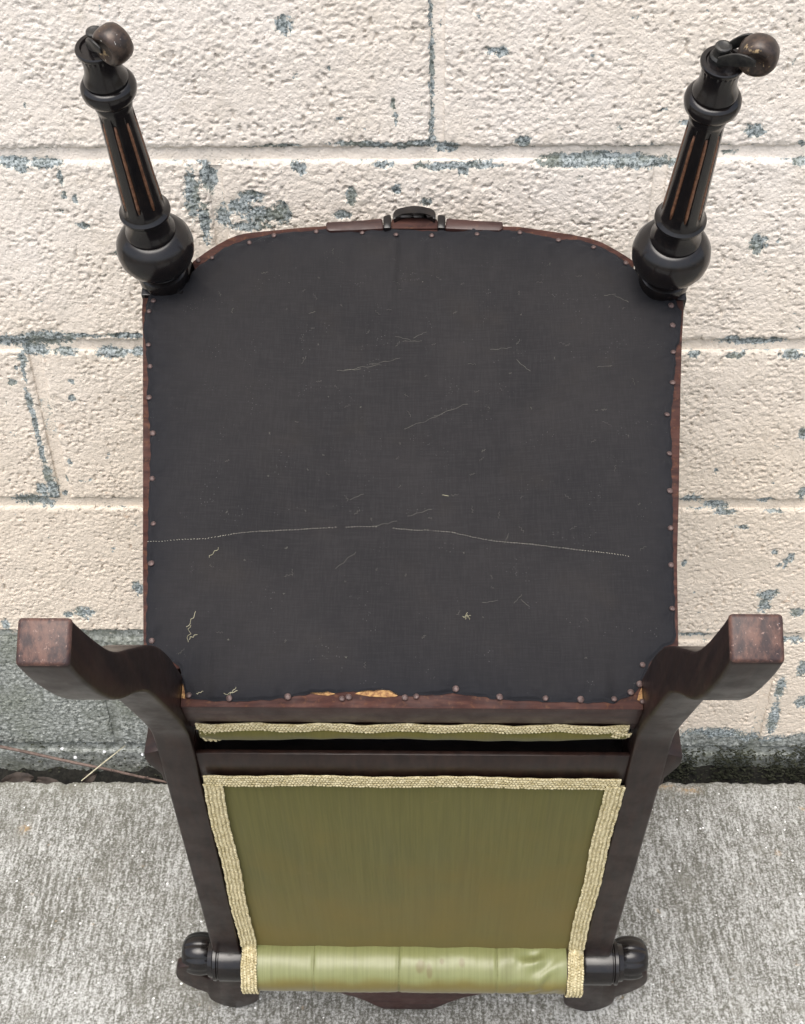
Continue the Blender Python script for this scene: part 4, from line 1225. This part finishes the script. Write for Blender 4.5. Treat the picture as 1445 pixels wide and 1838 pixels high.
def front_leg(base, tip, side):
    B, T = Vector(base), Vector(tip)
    ax = (T - B).normalized()
    ex = ax.cross(Vector((0, 1, 0))).normalized()
    ex = Vector((1, 0, 0)) - ax * ax.x
    ex.normalize()
    ey = ax.cross(ex)
    L = (T - B).length / 0.25

    def f(h, a, b):
        return tuple(B + ax * (h * L) + ex * a + ey * b)
    segs = 96
    V, F = [], []
    for h, r in PROF:
        for k in range(segs):
            t = 2 * math.pi * k / segs
            rr = r
            if 0.0955 < h < 0.1865:
                q = (k % 12)
                if q in (0, 1, 11):
                    rr = r - 0.0011
            if 0.2425 < h < 0.2460 and k % 4 < 2:
                rr = r - 0.0006
            V.append(f(h, rr * math.cos(t), rr * math.sin(t)))
    n = len(PROF)
    for i in range(n - 1):
        for k in range(segs):
            k2 = (k + 1) % segs
            F.append((i * segs + k, i * segs + k2, (i + 1) * segs + k2, (i + 1) * segs + k))
    F += [tuple(range(segs))[::-1], tuple((n - 1) * segs + k for k in range(segs))]
    leg = part(mesh_pd('front_leg', V, F, mat=M_EBONY, auto=True))
    for m in range(8):
        t = 2 * math.pi * m / 8
        pts, rads = [], []
        for i in range(13):
            h = 0.0962 + (0.1855 - 0.0962) * i / 12
            r = np.interp(h, [p[0] for p in PROF[32:40]], [p[1] for p in PROF[32:40]]) - 0.0012
            pts.append(f(h, r * math.cos(t), r * math.sin(t)))
            rads.append(0.0009 if i in (0, 12) else 0.00140 + 0.0001 * math.sin(i * 2.1))
        sub(mesh_pd('flute', *tube(pts, rads, 7), mat=M_FLUTE, smooth=True), leg)
    # caster: swivel boss, two horns and a barrel roller, lying over to one side
    rd = Vector((0.80, -0.60))
    if side > 0:
        rd = Vector((0.95, -0.30))
    rd.normalize()
    axl = Vector((-rd.y, rd.x))
    if side > 0:
        trail = 0.0215
    else:
        trail = 0.0195

    def g(a, b, h):
        """a along the trail, b along the axle, h beyond the end of the leg"""
        return f(0.2484 + h, rd.x * a + axl.x * b, rd.y * a + axl.y * b)
    cs = [(0.0, 0.0080), (0.0025, 0.0078), (0.0040, 0.0062), (0.0085, 0.0055), (0.0100, 0.0060), (0.0112, 0.0056), (0.0116, 0.0040), (0.0112, 0.0030), (0.0112, 0.0002)]
    V, F = [], []
    sg = 28
    for h, r in cs:
        for k in range(sg):
            t = 2 * math.pi * k / sg
            V.append(g(-0.0025 + r * math.cos(t), 0.003 + r * math.sin(t), h))
    for i in range(len(cs) - 1):
        for k in range(sg):
            k2 = (k + 1) % sg
            F.append((i * sg + k, i * sg + k2, (i + 1) * sg + k2, (i + 1) * sg + k))
    F += [tuple(range(sg))[::-1], tuple((len(cs) - 1) * sg + k for k in range(sg))]
    cas = sub(mesh_pd('caster', V, F, mat=M_CAST, auto=True), leg)
    for sd_ in (-1, 1):
        arc = []
        for i in range(13):
            t = i / 12
            a = -0.004 + (trail + 0.004) * t
            h = 0.0045 + 0.0105 * math.sin(t * math.pi * 0.62)
            bb_ = sd_ * (0.0045 + 0.0062 * math.sin(min(1, t * 1.25) * math.pi / 2))
            arc.append((a, bb_, h, 0.0012 + 0.0042 * math.sin(math.pi * (0.12 + 0.80 * t))))
        V, F = [], []
        for a, b, h, w in arc:
            V += [g(a, b - 0.0009, h - w), g(a, b + 0.0009, h - w), g(a, b + 0.0009, h + w), g(a, b - 0.0009, h + w)]
        for i in range(12):
            for k in range(4):
                k2 = (k + 1) % 4
                F.append((i * 4 + k, i * 4 + k2, i * 4 + 4 + k2, i * 4 + 4 + k))
        F += [(0, 1, 2, 3), (51, 50, 49, 48)]
        sub(mesh_pd('horn', V, F, bevel=0.0005, mat=M_CAST, auto=True), leg)
    pr = [(-0.0062, 0.0022), (-0.0066, 0.0050), (-0.0088, 0.0078), (-0.0092, 0.0098), (-0.0078, 0.0122), (-0.0050, 0.0136), (0.0, 0.0141), (0.0050, 0.0136), (0.0078, 0.0122), (0.0092, 0.0098), (0.0088, 0.0078), (0.0066, 0.0050), (0.0062, 0.0022)]
    V, F = [], []
    sg = 48
    for b, r in pr:
        for k in range(sg):
            t = 2 * math.pi * k / sg
            V.append(g(trail + r * math.cos(t), b, 0.0125 + r * math.sin(t)))
    for i in range(len(pr) - 1):
        for k in range(sg):
            k2 = (k + 1) % sg
            F.append((i * sg + k, i * sg + k2, (i + 1) * sg + k2, (i + 1) * sg + k))
    F += [tuple(range(sg))[::-1], tuple((len(pr) - 1) * sg + k for k in range(sg))]
    sub(mesh_pd('roller', V, F, mat=M_ROLL, smooth=True), leg)
    return leg


front_leg((-0.2167, 0.3903, 0.0), (-0.2218, 0.3961, 0.25), -1)
front_leg((0.2114, 0.3848, 0.0), (0.2147, 0.3787, 0.25), 1)

# --- black dust cover
CL = np.array(CLOTH)
d = np.r_[0, np.cumsum(np.hypot(*np.diff(np.vstack([CL, CL[:1]]), axis=0).T))]
nb, nr = 520, 110
u = np.linspace(0, d[-1], nb, endpoint=False)
BX = np.interp(u, d, np.r_[CL[:, 0], CL[0, 0]])
BV = np.interp(u, d, np.r_[CL[:, 1], CL[0, 1]])
BX = BX + 0.0011 * perlin(u / 0.006, u * 0, 31)
BV = BV + 0.0011 * perlin(u / 0.006, u * 0 + 4, 32)
rr = 1 - (1 - np.linspace(0, 1, nr)) ** 1.35
c0 = np.array([0.0, 0.22])
X = c0[0] + (BX[None, :] - c0[0]) * rr[:, None]
Vv = c0[1] + (BV[None, :] - c0[1]) * rr[:, None]
Rg = np.repeat(rr[:, None], nb, 1)
Ug = np.repeat(u[None, :], nr, 0)
edged = (1 - Rg) * 0.2                                            # metres in from the rim, roughly
H = 0.0026 - 0.0130 * sstep(0.18, 0.75, 1 - Rg)
H += 0.0026 * fbm(X / 0.11, Vv / 0.07, 33, 3) * (1 - Rg)
H += 0.0030 * np.exp(-edged / 0.018) * perlin(Ug / 0.014, Rg * 6, 34) * sstep(0, 0.008, edged)
H += 0.0016 * np.exp(-edged / 0.06) * perlin(Ug / 0.030, Rg * 3, 35)
for tx, tv in TACKS:
    d2 = (X - tx) ** 2 + (Vv - tv) ** 2
    near = d2 < 0.04 ** 2
    dd = np.sqrt(d2)
    an = np.arctan2(Vv - tv, X - tx)
    H -= np.where(near, 0.0019 * np.exp(-d2 / 0.0055 ** 2), 0)
    H += np.where(near, 0.0015 * np.exp(-dd / 0.014) * np.cos(an * 5 + tx * 300) * (1 - np.exp(-d2 / 0.003 ** 2)), 0)
ST = np.array(STITCH)
sv = np.interp(X, ST[:, 0], ST[:, 1])
H += 0.0007 * np.exp(-((Vv - sv) / 0.003) ** 2) * (1 - Rg ** 6) + 0.0005 * (Vv < sv) * (1 - Rg ** 6)
# puckers running in from the front edge
for px, wdt, amp in ((-0.018, 0.004, 0.0026), (-0.010, 0.004, -0.0022), (0.012, 0.005, -0.0024), (0.020, 0.005, 0.0018), (0.05, 0.007, 0.0018), (-0.05, 0.006, -0.0018), (-0.125, 0.006, -0.0016), (0.125, 0.006, -0.0018), (-0.19, 0.006, 0.0028), (-0.178, 0.005, -0.0028), (-0.166, 0.005, 0.0018), (0.18, 0.007, 0.0024), (0.168, 0.006, -0.0018)):
    H += amp * np.exp(-((X - px - 0.05 * (0.44 - Vv) * np.sign(px)) / wdt) ** 2) * sstep(0.34, 0.43, Vv)
for px, amp in ((-0.150, -0.0034), (-0.141, 0.0024), (-0.089, -0.0018), (-0.045, -0.0016), (0.0, -0.0018), (0.064, -0.0016), (0.150, -0.0026), (0.140, 0.0020)):
    H += amp * np.exp(-((X - px) / 0.005) ** 2) * sstep(0.065, 0.012, Vv)
H = np.where(Rg > 0.995, 0.0006, np.maximum(H, 0.0011 - 0.022 * sstep(0.16, 0.45, 1 - Rg)))
edge = np.exp(-edged / 0.016)
F = []
a = np.arange(nb * nr).reshape(nr, nb)
F = np.stack([a[:-1], np.roll(a[:-1], -1, 1), np.roll(a[1:], -1, 1), a[1:]], -1).reshape(-1, 4)
F = F[nb:]
Vt = np.stack([X, Vv, H], -1).reshape(-1, 3)
Vt[:nb * 1] = Vt[:nb]
cover = mesh_np('dust_cover', Vt, F[:, ::-1], M_CLOTH, attrs={'edge': edge})
part(cover)
# close the middle with one small face
me = cover.data
bm = bmesh.new()
bm.from_mesh(me)
bm.verts.ensure_lookup_table()
ring1 = [bm.verts[nb + k] for k in range(nb)]
loose = [bm.verts[k] for k in range(nb)]
bmesh.ops.delete(bm, geom=loose, context='VERTS')
try:
    fc = bm.faces.new(ring1)
    fc.smooth = True
except ValueError:
    pass
bmesh.ops.recalc_face_normals(bm, faces=bm.faces)
bm.to_mesh(me)
bm.free()
# a webbed seat stays behind the cover
part(mesh_pd('webbing', *sprism([(-0.18, 0.04), (0.18, 0.04), (0.20, 0.39), (-0.20, 0.39)], -0.030, -0.040), mat=M_CLOTH))


def cover_h(x, v):
    i = np.argmin((Vt[:, 0] - x) ** 2 + (Vt[:, 1] - v) ** 2)
    return float(Vt[i, 2])


# tacks
bm = bmesh.new()
bmesh.ops.create_uvsphere(bm, u_segments=12, v_segments=8, radius=0.0021)
for v in bm.verts:
    v.co.z = max(v.co.z, -0.0006) * 0.55
tme = bpy.data.meshes.new('tack')
bm.to_mesh(tme)
bm.free()
tme.materials.append(M_TACK)
for p in tme.polygons:
    p.use_smooth = True
for tx, tv in TACKS:
    o = link(bpy.data.objects.new('tack', tme), chair)
    sc = random.uniform(0.98, 1.25)
    o.matrix_local = CHL @ Matrix.Translation((tx, tv, max(0.0009, cover_h(tx, tv) + 0.0007))) @ Matrix.Rotation(random.uniform(-0.25, 0.25), 4, 'X') @ Matrix.Rotation(random.uniform(-0.25, 0.25), 4, 'Y') @ Matrix.Diagonal((sc, sc, 1, 1))

# white stitches along the seam
sd = np.r_[0, np.cumsum(np.hypot(*np.diff(ST, axis=0).T))]
parts = []
t = 0.0
while t < sd[-1]:
    gap = perlin(np.array([t / 0.02]), np.array([0.3]), 44)[0]
    if gap > -0.55:
        x = float(np.interp(t, sd, ST[:, 0]))
        v = float(np.interp(t, sd, ST[:, 1])) + 0.0005 * math.sin(t * 90)
        x2 = float(np.interp(t + 0.001, sd, ST[:, 0]))
        v2 = float(np.interp(t + 0.001, sd, ST[:, 1]))
        dv = Vector((x2 - x, v2 - v, 0)).normalized() * random.uniform(0.0006, 0.0010)
        parts.append(blob((x, v, cover_h(x, v) + 0.0003), dv, 0.00028, 0.00025, (0, 0, 1)))
    t += random.uniform(0.0017, 0.0026)
o = part(mesh_pd('stitching', *merge(parts), mat=M_THREAD, smooth=True))
o['kind'] = 'stuff'


# lint and loose fibres caught on the cloth
def fibre(x, v, L, a, wig, r):
    pts = []
    n = 9
    for i in range(n):
        t = (i / (n - 1) - 0.5) * L
        w = wig * math.sin(i * 1.3 + a * 7 + 0.4 * i) + wig * 0.5 * random.uniform(-1, 1)
        xx, vv = x + t * math.cos(a) - w * math.sin(a), v + t * math.sin(a) + w * math.cos(a)
        pts.append((xx, vv, cover_h(xx, vv) + 0.0003 + r))
    return tube(pts, r, 3)


parts = []
big = [(-0.0024, 0.328, 0.016, 0.0), (0.004, 0.334, 0.012, 0.5), (-0.01, 0.331, 0.014, -0.3), (-0.0437, 0.3024, 0.03, 0.18), (-0.0253, 0.3081, 0.026, 0.25), (-0.055, 0.300, 0.02, 0.05),
       (0.072, 0.3194, 0.018, 0.1), (0.09, 0.3025, 0.016, -0.8), (0.1745, 0.3658, 0.014, -0.6), (0.165, 0.370, 0.010, 0.2), (0.1563, 0.2969, 0.012, 0), (0.0253, 0.1812, 0.005, -0.2),
       (-0.0223, 0.1551, 0.02, 0.3), (0.005, 0.166, 0.02, 0.35), (-0.0514, 0.1211, 0.022, 0.8), (0.0723, 0.1408, 0.010, 1.2), (0.0793, 0.0865, 0.010, 0.9), (0.084, 0.083, 0.008, -0.8),
       (0.0584, 0.0841, 0.012, 0.2), (-0.0926, 0.3081, 0.008, 1.1), (-0.0877, 0.3543, 0.006, 0.4), (-0.045, 0.18, 0.012, 0.5), (0.03, 0.262, 0.03, 0.4), (0.005, 0.25, 0.03, 0.45)]
for x, v, L, a in big:
    parts.append(fibre(x, v, L, a, L * 0.025, 0.00011))
for i in range(110):
    x, v = random.uniform(-0.18, 0.18), random.uniform(0.03, 0.42)
    parts.append(fibre(x, v, random.uniform(0.001, 0.007), random.uniform(0, 3.14), 0.0006, random.uniform(0.00006, 0.00011)))
o = part(mesh_pd('lint', *merge(parts), mat=M_LINT))
o['kind'] = 'stuff'
parts = []
for x, v, L, a, w in ((-0.1638, 0.0670, 0.014, 1.15, 0.0012), (-0.1652, 0.0560, 0.013, 1.5, 0.0022), (-0.1620, 0.0540, 0.007, 0.6, 0.001), (-0.1519, 0.1231, 0.011, 0.9, 0.0012), (0.0408, 0.0712, 0.006, 0.3, 0.0014),
                      (0.0402, 0.0716, 0.006, 1.3, 0.0012), (0.0415, 0.0708, 0.005, 2.2, 0.0012), (-0.1304, 0.0095, 0.010, 0.25, 0.0010), (-0.1290, 0.0110, 0.007, 0.9, 0.0008), (0.0253, 0.1812, 0.005, -0.2, 0.0002), (-0.153, 0.010, 0.005, 0.4, 0.0006)):
    parts.append(fibre(x, v, L, a, w * 0.6, 0.00026))
o = part(mesh_pd('loose_thread', *merge(parts), mat=M_FLUFF))
o['kind'] = 'stuff'
